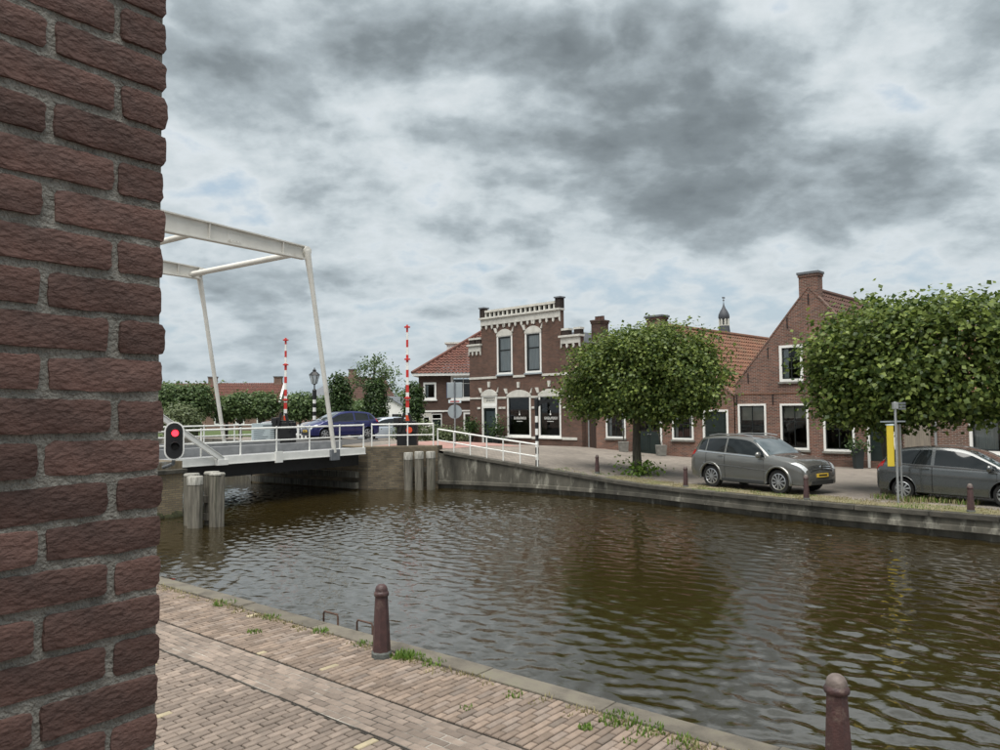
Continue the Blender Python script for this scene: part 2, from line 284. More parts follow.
# ------------------------------------------------------------------ helpers
def tag(o, label=None, cat=None, group=None, kind=None):
    if label: o['label'] = label
    if cat: o['category'] = cat
    if group: o['group'] = group
    if kind: o['kind'] = kind
    return o
def empty(name, loc=(0, 0, 0), rz=0.0, label=None, cat=None, group=None):
    o = bpy.data.objects.new(name, None); COL.objects.link(o); o.location = loc; o.rotation_euler = (0, 0, rz); o.empty_display_size = 0.2
    return tag(o, label, cat, group)
def link(name, me, parent=None):
    o = bpy.data.objects.new(name, me); COL.objects.link(o)
    if parent: o.parent = parent
    return o
def copy_tree(o, parent=None):
    c = o.copy(); COL.objects.link(c); c.parent = parent
    for ch in list(o.children): copy_tree(ch, c)
    return c
class MB:
    def __init__(s): s.v = []; s.f = []
    def add(s, vs, fs):
        b = len(s.v); s.v += [tuple(p) for p in vs]; s.f += [tuple(b + i for i in q) for q in fs]; return s
    def box(s, x0, x1, y0, y1, z0, z1):
        if x0 > x1: x0, x1 = x1, x0
        return s.add([(x0, y0, z0), (x1, y0, z0), (x1, y1, z0), (x0, y1, z0), (x0, y0, z1), (x1, y0, z1), (x1, y1, z1), (x0, y1, z1)],
                     [(0, 3, 2, 1), (4, 5, 6, 7), (0, 1, 5, 4), (1, 2, 6, 5), (2, 3, 7, 6), (3, 0, 4, 7)])
    def bar(s, a, b, w, h, up=(0, 0, 1), w2=None, h2=None):
        """rectangular bar from a to b, w across and h along 'up'; the far end may differ"""
        a, b, up = Vector(a), Vector(b), Vector(up); t = (b - a).normalized(); x = t.cross(up).normalized(); y = x.cross(t)
        w2 = w2 or w; h2 = h2 or h
        vs = [p + x * (sx * ww / 2) + y * (sy * hh / 2) for p, ww, hh in ((a, w, h), (b, w2, h2)) for sx, sy in ((-1, -1), (1, -1), (1, 1), (-1, 1))]
        return s.add(vs, [(0, 1, 2, 3), (4, 7, 6, 5), (0, 4, 5, 1), (1, 5, 6, 2), (2, 6, 7, 3), (3, 7, 4, 0)])
    def tube(s, pts, rad, n=10, caps=True):
        pts = [Vector(p) for p in pts]; rad = rad if isinstance(rad, (list, tuple)) else [rad] * len(pts)
        b = len(s.v); prev = None
        for i, p in enumerate(pts):
            t = (pts[min(i + 1, len(pts) - 1)] - pts[max(i - 1, 0)]).normalized()
            x = t.orthogonal().normalized() if prev is None else (prev - t * prev.dot(t)).normalized()
            prev = x; y = t.cross(x)
            for k in range(n):
                a = 2 * math.pi * k / n; s.v.append(tuple(p + (x * math.cos(a) + y * math.sin(a)) * rad[i]))
        for i in range(len(pts) - 1):
            for k in range(n):
                k2 = (k + 1) % n; s.f.append((b + i * n + k, b + i * n + k2, b + (i + 1) * n + k2, b + (i + 1) * n + k))
        if caps:
            s.f.append(tuple(b + k for k in range(n))[::-1]); s.f.append(tuple(b + (len(pts) - 1) * n + k for k in range(n)))
        return s
    def lathe(s, prof, n=16, c=(0, 0, 0), axis='z', caps=True):
        b = len(s.v)
        for r, h in prof:
            for k in range(n):
                a = 2 * math.pi * k / n; ca, sa = r * math.cos(a), r * math.sin(a)
                s.v.append((c[0] + ca, c[1] + sa, c[2] + h) if axis == 'z' else ((c[0] + ca, c[1] + h, c[2] + sa) if axis == 'y' else (c[0] + h, c[1] + ca, c[2] + sa)))
        for i in range(len(prof) - 1):
            for k in range(n):
                k2 = (k + 1) % n; s.f.append((b + i * n + k, b + i * n + k2, b + (i + 1) * n + k2, b + (i + 1) * n + k))
        if caps:
            s.f.append(tuple(b + k for k in range(n))[::-1]); s.f.append(tuple(b + (len(prof) - 1) * n + k for k in range(n)))
        return s
    def prism(s, poly, y0, y1):
        """polygon in (x, z) extruded from y0 to y1"""
        n = len(poly); b = len(s.v)
        s.v += [(p[0], y0, p[1]) for p in poly] + [(p[0], y1, p[1]) for p in poly]
        s.f.append(tuple(b + i for i in range(n))); s.f.append(tuple(b + n + i for i in range(n))[::-1])
        for i in range(n):
            j = (i + 1) % n; s.f.append((b + i, b + n + i, b + n + j, b + j))
        return s
    def slab(s, poly, z0, z1):
        """polygon in (x, y) extruded in z"""
        n = len(poly); b = len(s.v)
        s.v += [(p[0], p[1], z0) for p in poly] + [(p[0], p[1], z1) for p in poly]
        s.f.append(tuple(b + i for i in range(n))[::-1]); s.f.append(tuple(b + n + i for i in range(n)))
        for i in range(n):
            j = (i + 1) % n; s.f.append((b + i, b + j, b + n + j, b + n + i))
        return s
    def mesh(s, name, mat, smooth=False, fix=True):
        me = bpy.data.meshes.new(name); me.from_pydata(s.v, [], s.f)
        if mat: me.materials.append(M[mat] if isinstance(mat, str) else mat)
        if fix:
            bm = bmesh.new(); bm.from_mesh(me); bmesh.ops.recalc_face_normals(bm, faces=bm.faces); bm.to_mesh(me); bm.free()
        if smooth:
            me.shade_smooth()
            if smooth != 'all': me.set_sharp_from_angle(angle=R(40))
        me.update(); return me
    def build(s, name, mat, parent=None, smooth=False, bevel=0.0, fix=True):
        o = link(name, s.mesh(name, mat, smooth, fix), parent)
        if bevel:
            md = o.modifiers.new('bevel', 'BEVEL'); md.width = bevel; md.segments = 2; md.limit_method = 'ANGLE'
        return o
def clip(poly, a, b):
    """keep the part of a 2-D polygon to the left of a->b"""
    o = []; n = len(poly)
    def sd(p): return (b[0] - a[0]) * (p[1] - a[1]) - (b[1] - a[1]) * (p[0] - a[0])
    for i in range(n):
        p, q = poly[i], poly[(i + 1) % n]; sp, sq = sd(p), sd(q)
        if sp >= 0: o.append(p)
        if (sp >= 0) != (sq >= 0):
            t = sp / (sp - sq); o.append((p[0] + (q[0] - p[0]) * t, p[1] + (q[1] - p[1]) * t))
    return o
def hit(px, p, lo=0, hi=1): return lo + (hi - lo) * max(0, min(1, (px - p[0]) / (p[1] - p[0])))
def sstep(a, b, x):
    t = max(0.0, min(1.0, (x - a) / (b - a))); return t * t * (3 - 2 * t)
# ------------------------------------------------------------------ layout frames
C2 = Vector((0.7723, -0.6353)); N2 = Vector((0.6353, 0.7723))      # along the canal, across it
EQ = Vector((-5.385, 12.02))                                        # a point on the near quay edge
CAN_ROT = math.atan2(C2.y, C2.x)
def quay(u, v, z=0.0): p = EQ + C2 * u + N2 * v; return (p.x, p.y, z)
def interp(x, xs, ys):
    return float(np.interp(x, xs, ys))
def hz(x, y):
    """height of the far bank: rises to the bridge landing"""
    u = x * C2.x + y * C2.y; v = x * N2.x + y * N2.y
    ramp = interp(u, [-120, -60, -34, -23.7, -21.85, -19.97, -17.45, -14.5, -12.7, -11], [0.5, 0.8, 1.13, 1.13, 0.97, 0.70, 0.39, 0.12, 0.02, 0.0])
    fall = interp(v, [26, 36, 70], [1.0, 0.38, 0.3])
    return ramp * fall
WATER = -0.60

# ------------------------------------------------------------------ near quay (one sheet, pavers, kerb stones)
def rect(mb, x0, x1, y0, y1, z): mb.add([(x0, y0, z), (x1, y0, z), (x1, y1, z), (x0, y1, z)], [(0, 1, 2, 3)])
PX0, PX1, PY0, PY1 = -4.0, 14.0, -5.0, -0.26
q = MB()
rect(q, -900, PX0, -900, -0.05, 0.0); rect(q, PX1, 500, -900, -0.05, 0.0); rect(q, PX0, PX1, -900, PY0, 0.0)
rect(q, PX0, PX1, PY0, -1.78, -0.016); rect(q, PX0, PX1, -1.76, -1.215, -0.006); rect(q, PX0, PX1, -1.19, -0.05, -0.014); rect(q, PX0, PX1, -1.215, -1.19, -0.034); rect(q, PX0, PX1, -1.78, -1.76, -0.011)
near_quay = q.build('quay_pavement', 'quay_paving', fix=False)
near_quay.data.materials.append(M['joint_sand']); near_quay.data.materials.append(M['joint_pale'])
for i, mi in ((3, 1), (4, 2), (5, 1), (6, 1), (7, 1)): near_quay.data.polygons[i].material_index = mi
near_quay.location = (EQ.x, EQ.y, 0); near_quay.rotation_euler = (0, 0, CAN_ROT)
tag(near_quay, 'brick paved quay along the near side of the canal', 'pavement', kind='structure')
def paver_verts(l, w):
    h = [(-w / 2, -l / 2), (w / 2, -l / 2), (w / 2, l / 2), (-w / 2, l / 2)]; i = 0.006
    vs = [(x, y, -0.05) for x, y in h] + [(x, y, -0.007) for x, y in h] + [(x - math.copysign(i, x), y - math.copysign(i, y), 0.0) for x, y in h]
    fs = [(8, 9, 10, 11)] + [(4 + k, 4 + (k + 1) % 4, 8 + (k + 1) % 4, 8 + k) for k in range(4)] + [(k, (k + 1) % 4, 4 + (k + 1) % 4, 4 + k) for k in range(4)]
    return vs, fs
rnd = random.Random(3)
PAV = []                                     # x, y, length along local y (or x), turned, material
def lay(x0, x1, y0, y1, turned, mats, L=0.203, W=0.068, gap=0.011):
    a0, a1, b0, b1 = (y0, y1, x0, x1) if not turned else (x0, x1, y0, y1)      # a along the brick, b across
    nb = int((b1 - b0) / (W + gap)); pitch = (b1 - b0) / nb; k = 0
    for j in range(nb):
        b = b0 + (j + 0.5) * pitch; a = a0 - (0.5 * (L + gap) if j % 2 else 0) + rnd.uniform(-0.012, 0.012)
        while a < a1:
            s, e = max(a, a0), min(a + L + rnd.uniform(-0.008, 0.004), a1)
            if e - s > 0.04:
                m = 'paver_yellow' if rnd.random() < 0.009 else mats[int(rnd.random() * len(mats))]
                p = ((s + e) / 2, b) if turned else (b, (s + e) / 2)
                PAV.append((p[0], p[1], e - s, pitch - gap, turned, m))
            a += L + gap
lay(PX0, PX1, -1.185, -0.265, False, ['paver_red', 'paver_red', 'paver', 'paver_red'])
lay(PX0, PX1, -1.755, -1.22, True, ['paver_pale', 'paver', 'paver'], gap=0.009)
lay(PX0, PX1, PY0 + 0.005, -1.785, False, ['paver', 'paver', 'paver_pale'])
def campix(p):
    v = Vector(p) - Vector((0, 0, 2.6)); d = v.dot(_f); return (500 + 750 * v.dot(_rt) / d, 375 - 750 * v.dot(_up) / d, d) if d > 0.1 else (-1e4, 0, 1e4)
order = []
for i, P_ in enumerate(PAV):
    a, b, d = campix(quay(P_[0], P_[1])); seen = 162 < a < 1010 and 560 < b < 752
    order.append((0 if seen else 1, d, i))
order.sort(); single = set(i for _, _, i in order[:300])
pav_mesh = {}; rest = {}
for i, (x, y, L, W, tu, m) in enumerate(PAV):
    tilt = (rnd.gauss(0, 0.007), rnd.gauss(0, 0.010), rnd.gauss(0, 0.012) + (math.pi / 2 if tu else 0)); dz = rnd.uniform(-0.003, 0.002)
    if i in single:
        key = (round(L, 2), round(W, 3), m)
        if key not in pav_mesh:
            b = MB().add(*paver_verts(L, W)); pav_mesh[key] = b.mesh('paver', m, fix=False)
        o = link('paver', pav_mesh[key], near_quay); o.location = (x, y, dz); o.rotation_euler = tilt
    else:
        vs, fs = paver_verts(L, W); mm = Matrix.Translation((x, y, dz)) @ Matrix.Rotation(tilt[2], 4, 'Z') @ Matrix.Rotation(tilt[1], 4, 'Y') @ Matrix.Rotation(tilt[0], 4, 'X')
        rest.setdefault(m, MB()).add([mm @ Vector(p) for p in vs], fs)
for m, b in rest.items(): tag(b.build('more_pavers', m, near_quay, fix=False), kind='stuff')
x = -8.0
while x < 18:
    L = rnd.uniform(1.15, 1.6); e = rnd.uniform(-0.006, 0.006)
    MB().box(x + 0.004, x + L - 0.004, -0.235 + e, 0.02 + e, -0.30, 0.010 + e).build('coping_stone', 'coping', near_quay, bevel=0.012); x += L
MB().box(-400, 300, -0.35, -0.02, -1.6, -0.02).build('quay_wall_face', 'quay_concrete', near_quay)

# ------------------------------------------------------------------ water
rs = np.random.RandomState(5)
def wave_grid(gx, gy_):
  rs = np.random.RandomState(5)
  X, Y = np.meshgrid(gx, gy_, indexing='ij'); Z = np.zeros_like(X)
  for k in range(96):
    lam = 0.12 * (0.52 / 0.12) ** rs.rand(); th = math.atan2(wy, wx) + rs.normal(0, 0.75)
    kk = 2 * math.pi / lam; amp = 0.0056 * lam ** 0.95 * (0.6 + 0.8 * rs.rand())
    ph = rs.rand() * 6.28; m1, m2, m3 = rs.normal(0, 0.45, 3)
    env = 0.5 + 0.5 * np.sin(m1 * X + m2 * Y + m3 * 9)
    Z += amp * env * np.sin(kk * (math.cos(th) * X + math.sin(th) * Y) + ph + 0.9 * np.sin(0.5 * X * m2 + 0.6 * Y * m1))
  calm = 0.70 + 0.42 * np.sin(0.35 * X + 0.5 * np.sin(0.3 * Y + 1)) * np.sin(0.28 * Y + 0.17 * X + 2.0)
  return X, Y, Z * calm
wx, wy = 0.46, 0.89            # the breeze runs roughly across the canal
X, Y, Z = wave_grid(np.arange(-17, 22.01, 0.055), np.arange(-0.2, 22.0, 0.055))
nx_, ny_ = X.shape
def grid_faces(nx_, ny_, base=0):
    idx = base + np.arange(nx_ * ny_).reshape(nx_, ny_)
    return np.stack([idx[:-1, :-1], idx[1:, :-1], idx[1:, 1:], idx[:-1, 1:]], -1).reshape(-1, 4)
V = np.stack([X, Y, Z], -1).reshape(-1, 3); F = grid_faces(nx_, ny_)
X2, Y2, Z2 = wave_grid(np.arange(-60, -16.9, 0.14), np.arange(-0.2, 24.0, 0.14))
F = np.vstack([F, grid_faces(*X2.shape, len(V))]); V = np.vstack([V, np.stack([X2, Y2, Z2], -1).reshape(-1, 3)])
ext = [(-900, -60, -1, 90), (22, 400, -1, 90), (-17, 22, 21.98, 90), (-60, -17, 23.9, 90)]
nb = len(V); EV = []; EF = []
for (a, b, c_, d_) in ext:
    k = nb + len(EV); EV += [(a, c_, 0), (b, c_, 0), (b, d_, 0), (a, d_, 0)]; EF.append((k, k + 1, k + 2, k + 3))
me = bpy.data.meshes.new('canal_water')
allv = np.vstack([V, np.array(EV)]); allf = np.vstack([F, np.array(EF)])
me.vertices.add(len(allv)); me.vertices.foreach_set('co', allv.astype(np.float32).ravel())
me.loops.add(allf.size); me.loops.foreach_set('vertex_index', allf.astype(np.int32).ravel())
me.polygons.add(len(allf)); me.polygons.foreach_set('loop_start', np.arange(0, allf.size, 4, dtype=np.int32)); me.polygons.foreach_set('loop_total', np.full(len(allf), 4, dtype=np.int32))
me.update(); me.validate(); me.shade_smooth(); me.materials.append(M['water'])
water = link('water', me); water.location = (EQ.x, EQ.y, WATER); water.rotation_euler = (0, 0, CAN_ROT)
tag(water, 'rippled brown canal water', 'water', kind='structure')

# ------------------------------------------------------------------ far bank
FE = [(11.58, 17.57), (9.1, 20.1), (7.5, 22.05), (5.8, 24.4), (4.8, 25.75), (3.56, 27.1), (1.31, 29.06), (-0.85, 30.35), (-2.64, 31.18)]
edge = [Vector((11.58, 17.57)) + Vector((0.70, -0.714)) * t for t in (500, 120, 40, 16, 8, 4)] + [Vector(p) for p in FE]
dense = []
for a, b in zip(edge, edge[1:]):
    n = max(1, min(12, int((b - a).length / 0.8))); dense += [a + (b - a) * (i / n) for i in range(n)]
dense.append(edge[-1]); wall_line = list(dense)
abut = [Vector((-2.64, 31.18)), Vector((-5.42, 30.72)), Vector((-11.6, 35.10))]
tail = [Vector(p) for p in ((-12.5, 37.5), (-15.2, 43.0), (-20, 48.5), (-30, 57), (-60, 82), (-140, 150), (-700, 620))]
full = dense + [abut[0].lerp(abut[1], t) for t in (0.33, 0.66, 1)] + [abut[1].lerp(abut[2], t) for t in (0.2, 0.4, 0.6, 0.8, 1)] + tail
OFF = [0, 0.5, 1.0, 1.6, 2.5, 3.5, 5, 6.5, 8, 10, 12, 14, 17, 20, 25, 35, 60, 140, 500, 1500]
g = MB()
for p in full:
    for o_ in OFF:
        r_ = p + N2 * (o_ + 0.1); g.v.append((r_.x, r_.y, hz(r_.x, r_.y) - (0.02 if o_ == 0 else 0)))
nO = len(OFF)
for i in range(len(full) - 1):
    for j in range(nO - 1): g.f.append((i * nO + j, i * nO + j + 1, (i + 1) * nO + j + 1, (i + 1) * nO + j))
street = g.build('street', 'street'); street.data.shade_smooth()
tag(street, 'brick paved street on the far side of the canal', 'street', kind='structure')
# meadow far beyond, road and cycle path by the bridge
def sheet(name, poly, mat, dz, label, cat, sub=10):
    b = MB(); (a0, a1, a2, a3) = [Vector(p) for p in poly]
    for i in range(sub + 1):
        for j in range(sub + 1):
            p = a0.lerp(a1, i / sub).lerp(a3.lerp(a2, i / sub), j / sub); b.v.append((p.x, p.y, hz(p.x, p.y) + dz))
    for i in range(sub):
        for j in range(sub): k = i * (sub + 1) + j; b.f.append((k, k + sub + 1, k + sub + 2, k + 1))
    o = b.build(name, mat, fix=False); o.data.shade_smooth(); return tag(o, label, cat, kind='structure')
sheet('cycle_path', [(-2.2, 31.9), (-5.4, 31.6), (-2.6, 38.5), (1.2, 36.0)], 'pink_path', 0.012, 'pink paved path behind the white ramp railing', 'path')
sheet('road', [(-7.0, 32.6), (-10.4, 35.1), (-13, 44), (-4.5, 44)], 'asphalt', 0.010, 'asphalt road leading off the bridge', 'road')
sheet('meadow', [(-160, 60), (-160, 900), (-20, 900), (-16, 72)], 'meadow', 0.03, 'green ground beyond the houses at far left', 'meadow')
# grass verge along the far quay
def verge_strip(name, i0, i1, w0, w1, mat, label):
    b = MB(); pts = [p for p in wall_line if i0 <= p.y <= i1]
    for k, p in enumerate(pts):
        wv = w1 + 0.25 * math.sin(k * 1.7) + 0.15 * math.sin(k * 0.6 + 1)
        for o_ in (w0, (w0 + wv) / 2, wv): r_ = p + N2 * o_; b.v.append((r_.x, r_.y, hz(r_.x, r_.y) + 0.012))
    for k in range(len(pts) - 1):
        for j in range(2): b.f.append((k * 3 + j, k * 3 + j + 1, k * 3 + j + 4, k * 3 + j + 3))
    return tag(b.build(name, mat), label, 'verge', kind='structure')
verge_strip('grass_verge', 8.0, 27.3, 0.20, 1.35, 'grass_ground', 'dry grass verge along the far quay edge')
def blades(mb, x, y, z, h, n, spread, rr):
    for _ in range(n):
        a = rr.uniform(0, 6.28); r_ = spread * math.sqrt(rr.random()); bx, by = x + r_ * math.cos(a), y + r_ * math.sin(a)
        a2 = rr.uniform(0, 6.28); hh = h * rr.uniform(0.5, 1.1); w = 0.006 + 0.10 * h * rr.uniform(0.25, 0.6); le = hh * rr.uniform(0.1, 0.7)
        dx, dy = math.cos(a2), math.sin(a2); px, py = -dy * w, dx * w
        mb.add([(bx - px, by - py, z), (bx + px, by + py, z), (bx + dx * le * 0.4 + px * 0.7, by + dy * le * 0.4 + py * 0.7, z + hh * 0.6), (bx + dx * le * 0.4 - px * 0.7, by + dy * le * 0.4 - py * 0.7, z + hh * 0.6), (bx + dx * le, by + dy * le, z + hh)],
               [(0, 1, 2, 3), (3, 2, 4)])
rr = random.Random(11)
gd, gg = MB(), MB()
for p in wall_line:
    if 12 < p.y < 28.5:
        for _ in range(46 if p.y < 27 else 16):
            o_ = rr.uniform(0.12, 1.45); r_ = p + N2 * o_ + C2 * rr.uniform(-0.5, 0.5)
            nz_ = mnoise.noise(Vector((r_.x * 0.7, r_.y * 0.7, 0)))
            blades(gg if nz_ + rr.uniform(-0.2, 0.2) > 0.34 else gd, r_.x, r_.y, hz(r_.x, r_.y), rr.uniform(0.03, 0.075), 9, 0.16, rr)
for (bx, by) in [(11.2, 20.6), (11.6, 20.9), (10.9, 21.2), (11.9, 20.4), (12.2, 20.0)]:
    blades(gg, bx, by, 0, 0.17, 90, 0.40, rr); blades(gd, bx, by, 0, 0.17, 90, 0.5, rr)
tag(gd.build('dry_grass', 'grass_dry', fix=False), 'dry yellow grass on the far quay verge', 'grass', kind='stuff')
tag(gg.build('green_grass', 'grass_green', fix=False), 'green grass among the dry verge of the far quay', 'grass', kind='stuff')
jg, jd = MB(), MB()
for (u, v, h, n, sp) in [(5.85, -0.30, .07, 150, .13), (5.98, -0.24, .055, 80, .11), (4.41, -0.27, .06, 50, .10), (3.8, -.76, .045, 45, .09), (6.25, -.25, .05, 60, .14), (8.46, -.30, .05, 150, .17), (8.75, -.34, .045, 110, .16), (8.34, -.60, .04, 60, .07),
                         (7.45, -.42, .04, 40, .10), (9.1, -.38, .05, 60, .14), (3.4, -.28, .05, 50, .12), (2.3, -.27, .06, 60, .16), (5.2, -.28, .05, 40, .12), (8.75, -.62, .03, 30, .06), (10.3, -.5, .07, 80, .14), (7.3, -.9, .03, 20, .06)]:
    x, y, z = quay(u, v); blades(jg, x, y, -0.005, h, n, sp, rr)
for k in range(150):
    u = rr.uniform(0.3, 11); x, y, z = quay(u, -0.27 - abs(rr.gauss(0, 0.07))); blades(jd, x, y, -0.005, rr.uniform(0.02, 0.05), 9, 0.07, rr)
tag(jg.build('joint_grass', 'grass_green', fix=False), 'green grass tufts growing between the near quay bricks', 'grass', kind='stuff')
tag(jd.build('dry_joint_grass', 'grass_dry', fix=False), 'dry yellow grass along the near quay edge stones', 'grass', kind='stuff')

# far quay wall
qw = empty('quay_wall', (FE[3][0], FE[3][1], 0), 0, 'long weathered concrete quay wall below the far street', 'quay wall')
qo = Vector((FE[3][0], FE[3][1]))
def ribbon(name, mat, prof, line, parent, zf=None):
    """profile of (out, z, follows-the-street) swept along a line; out is towards the water"""
    b = MB(); n = len(prof)
    for k, p in enumerate(line):
        t = (line[min(k + 1, len(line) - 1)] - line[max(k - 1, 0)]).normalized(); on = Vector((t.y, -t.x))
        if on.dot(N2) > 0: on = -on
        h = hz(p.x, p.y)
        for (o_, z, fl) in prof: r_ = p + on * o_ - qo; b.v.append((r_.x, r_.y, z + (h if fl else 0)))
    for k in range(len(line) - 1):
        for j in range(n - 1): b.f.append((k * n + j, k * n + j + 1, (k + 1) * n + j + 1, (k + 1) * n + j))
    return b.build(name, mat, parent)
ribbon('wall_face', 'quay_concrete', [(0.0, -0.10, 1), (0.0, -0.27, 0), (0.05, -0.29, 0), (0.06, -0.41, 0), (-0.10, -0.45, 0), (-0.12, -1.6, 0)], wall_line, qw)
ribbon('stain_and_shadow', 'moss', [(-0.112, -0.50, 0), (-0.105, -0.66, 0)], wall_line, qw)  # mossy stain darkened nearly black to imitate the shadow along the waterline
ribbon('wall_face', 'quay_concrete', [(0.04, 0.02, 1), (0.04, -1.6, 0)], [abut[-1]] + tail, qw)
near_line = [p for p in wall_line if p.y > 4]
fine_line = []
for a, b in zip(near_line, near_line[1:]):
    n = max(1, int((b - a).length / 0.25)); fine_line += [a.lerp(b, i / n) for i in range(n)]
step = 5; k = 0
while k + 1 < len(fine_line):
    e = min(k + step, len(fine_line) - 1); line = fine_line[k:e + 1]
    b = MB()
    for p in (line[0], line[-1]):
        t = (line[-1] - line[0]).normalized(); on = Vector((t.y, -t.x)); on = -on if on.dot(N2) > 0 else on
        sft = t * (0.006 if p is line[0] else -0.006); h = hz(p.x, p.y)
        for o_, z in ((0.07, h - 0.115), (0.07, h + 0.012), (-0.26, h + 0.012), (-0.26, h - 0.115)): r_ = p + on * o_ + sft - qo; b.v.append((r_.x, r_.y, z))
    b.f = [(0, 1, 2, 3), (7, 6, 5, 4)] + [(j, 4 + j, 4 + (j + 1) % 4, (j + 1) % 4) for j in range(4)]
    b.build('cap_stone', 'quay_cap', qw, bevel=0.012); k = e; step = rnd.choice((4, 5, 6))

# ------------------------------------------------------------------ the brick house at the left edge
WD = Vector((0.582, 0.813)); WROT = math.atan2(WD.y, WD.x)
corner = Vector((-0.628, 1.40))
nh = empty('brick_house', (corner.x, corner.y, 0), WROT, 'dark red brick house corner with thick grey mortar close at the left edge', 'house')
MB().box(-2.9, -0.0065, 0.0065, 1.4, 0, 5.6).build('mortar_core', 'mortar', nh)
fb = MB()                                                             # the facade of the house behind the camera, unseen, put in to shade the bricks
pw = Matrix.Rotation(-WROT, 3, 'Z')
a0 = pw @ (Vector((0, 0, 0)) - Vector((*(N2 * 1.9), 0)) - Vector((corner.x, corner.y, 0)))
cd = pw @ Vector((C2.x, C2.y, 0)); nd = pw @ Vector((N2.x, N2.y, 0))
pts = [a0 + cd * t + nd * w for t, w in ((-2.6, 0), (7.0, 0), (7.0, -6), (-2.6, -6))]
fb.slab([(p.x, p.y) for p in pts], 0, 5.6)
fb.build('shade_facade', 'brick_house_near', nh)
COURSE, JT = 0.0712, 0.0115
def rough_brick(lx, ly, lz, seed):
    nx, ny, nz = 12, 3, 5; b = MB(); r_ = random.Random(seed); ids = {}
    so = Vector((r_.uniform(0, 50), r_.uniform(0, 50), r_.uniform(0, 50)))
    def vid(i, j, k):
        if (i, j, k) in ids: return ids[i, j, k]
        p = Vector((lx * (i / nx - 1), ly * (j / ny), lz * (k / nz)))
        c_ = Vector((-lx / 2, ly / 2, lz / 2)); e = (i in (0, nx)) + (j in (0, ny)) + (k in (0, nz))
        if e >= 2:                                  # pull edges in
            for ax, on_, ln in ((0, i in (0, nx), lx), (1, j in (0, ny), ly), (2, k in (0, nz), lz)):
                if on_: p[ax] += math.copysign(0.0016 if e == 2 else 0.0035, c_[ax] - p[ax])
        nn = mnoise.noise_vector(p * 16 + so) * 0.0030 + mnoise.noise_vector(p * 110 + so) * 0.0026
        p += nn; ids[i, j, k] = len(b.v); b.v.append(tuple(p)); return ids[i, j, k]
    for i in range(nx):
        for j in range(ny): b.f.append((vid(i, j, 0), vid(i, j + 1, 0), vid(i + 1, j + 1, 0), vid(i + 1, j, 0))); b.f.append((vid(i, j, nz), vid(i + 1, j, nz), vid(i + 1, j + 1, nz), vid(i, j + 1, nz)))
    for i in range(nx):
        for k in range(nz): b.f.append((vid(i, 0, k), vid(i + 1, 0, k), vid(i + 1, 0, k + 1), vid(i, 0, k + 1))); b.f.append((vid(i, ny, k), vid(i, ny, k + 1), vid(i + 1, ny, k + 1), vid(i + 1, ny, k)))
    for j in range(ny):
        for k in range(nz): b.f.append((vid(0, j, k), vid(0, j, k + 1), vid(0, j + 1, k + 1), vid(0, j + 1, k))); b.f.append((vid(nx, j, k), vid(nx, j + 1, k), vid(nx, j + 1, k + 1), vid(nx, j, k + 1)))
    return b
bz = COURSE - JT
VAR = {k: [rough_brick(*dims, s * 7 + len(k)).mesh('brick', 'brick_near', smooth=True) for s in range(5)] for k, dims in dict(head=(0.086, 0.20, bz), str=(0.20, 0.086, bz)).items()}
placed = []
for c in range(78):
    z = 0.004 + c * COURSE
    if c % 2: row = [('str', 0.0, 0.0), ('str', -0.2135, 0.0), ('str', -0.427, 0), ('str', -0.6405, 0), ('str', -0.854, 0), ('head', 0.0, 0.0995), ('head', 0.0, 0.313)]
    else: row = [('head', 0.0, 0.0), ('str', -0.0995, 0.0), ('str', -0.313, 0), ('str', -0.5265, 0), ('str', -0.74, 0), ('head', 0.0, 0.2135)]
    for kd, x, y in row: placed.append((abs(z - 2.62) + (0.35 if x < -0.45 or y > 0.2 else 0), kd, x, y, z))
placed.sort(key=lambda t: t[0])
restb = MB()
for i, (_, kd, x, y, z) in enumerate(placed):
    me_ = VAR[kd][rnd.randrange(5)]; loc = (x + rnd.uniform(-0.004, 0.004), y + rnd.uniform(-0.003, 0.003), z + rnd.uniform(-0.002, 0.002))
    if i < 300:
        o = link('brick', me_, nh); o.location = loc; o.rotation_euler = (rnd.uniform(-0.008, 0.008), rnd.uniform(-0.012, 0.012), rnd.uniform(-0.008, 0.008))
    else: restb.add([Vector(v.co) + Vector(loc) for v in me_.vertices], [tuple(p.vertices) for p in me_.polygons])
tag(restb.build('more_bricks', 'brick_near', nh, smooth='all', fix=False), kind='stuff')

# ------------------------------------------------------------------ near bollards, quay ladder
def bollard(loc, H, r0, r1, label, group, cap='bollard_cap', rz=0.0):
    o = empty('bollard', loc, rz, label, 'bollard', group); n = 12
    MB().lathe([(r0 * 1.10, -0.25), (r0 * 1.10, 0.045), (r0 * 1.02, 0.06)], n).build('base', 'bollard_base', o)
    MB().lathe([(r0, 0.05), ((r0 * 0.6 + r1 * 0.4), H * 0.4), (r1, H - 0.125)], 8).build('shaft', 'bollard_paint', o)
    MB().lathe([(r1 * 1.0, H - 0.13), (r1 * 1.16, H - 0.12), (r1 * 1.20, H - 0.10), (r1 * 1.12, H - 0.085), (r1 * 1.0, H - 0.075)], 16).build('collar', 'bollard_paint', o, smooth=True)
    MB().lathe([(r1 * 0.98, H - 0.08), (r1 * 0.96, H - 0.05), (r1 * 0.78, H - 0.022), (r1 * 0.45, H - 0.004), (0.002, H)], 16).build('cap', cap, o, smooth=True)
    return o
bollard(quay(5.66, -0.43), 0.76, 0.098, 0.068, 'tall tapered dark red bollard by the grass tuft on near quay', 'bollards on the near quay', 'bollard_paint')
bollard(quay(10.26, -0.46), 0.80, 0.098, 0.070, 'dark red bollard with pale domed cap at the bottom edge of the photo', 'bollards on the near quay')
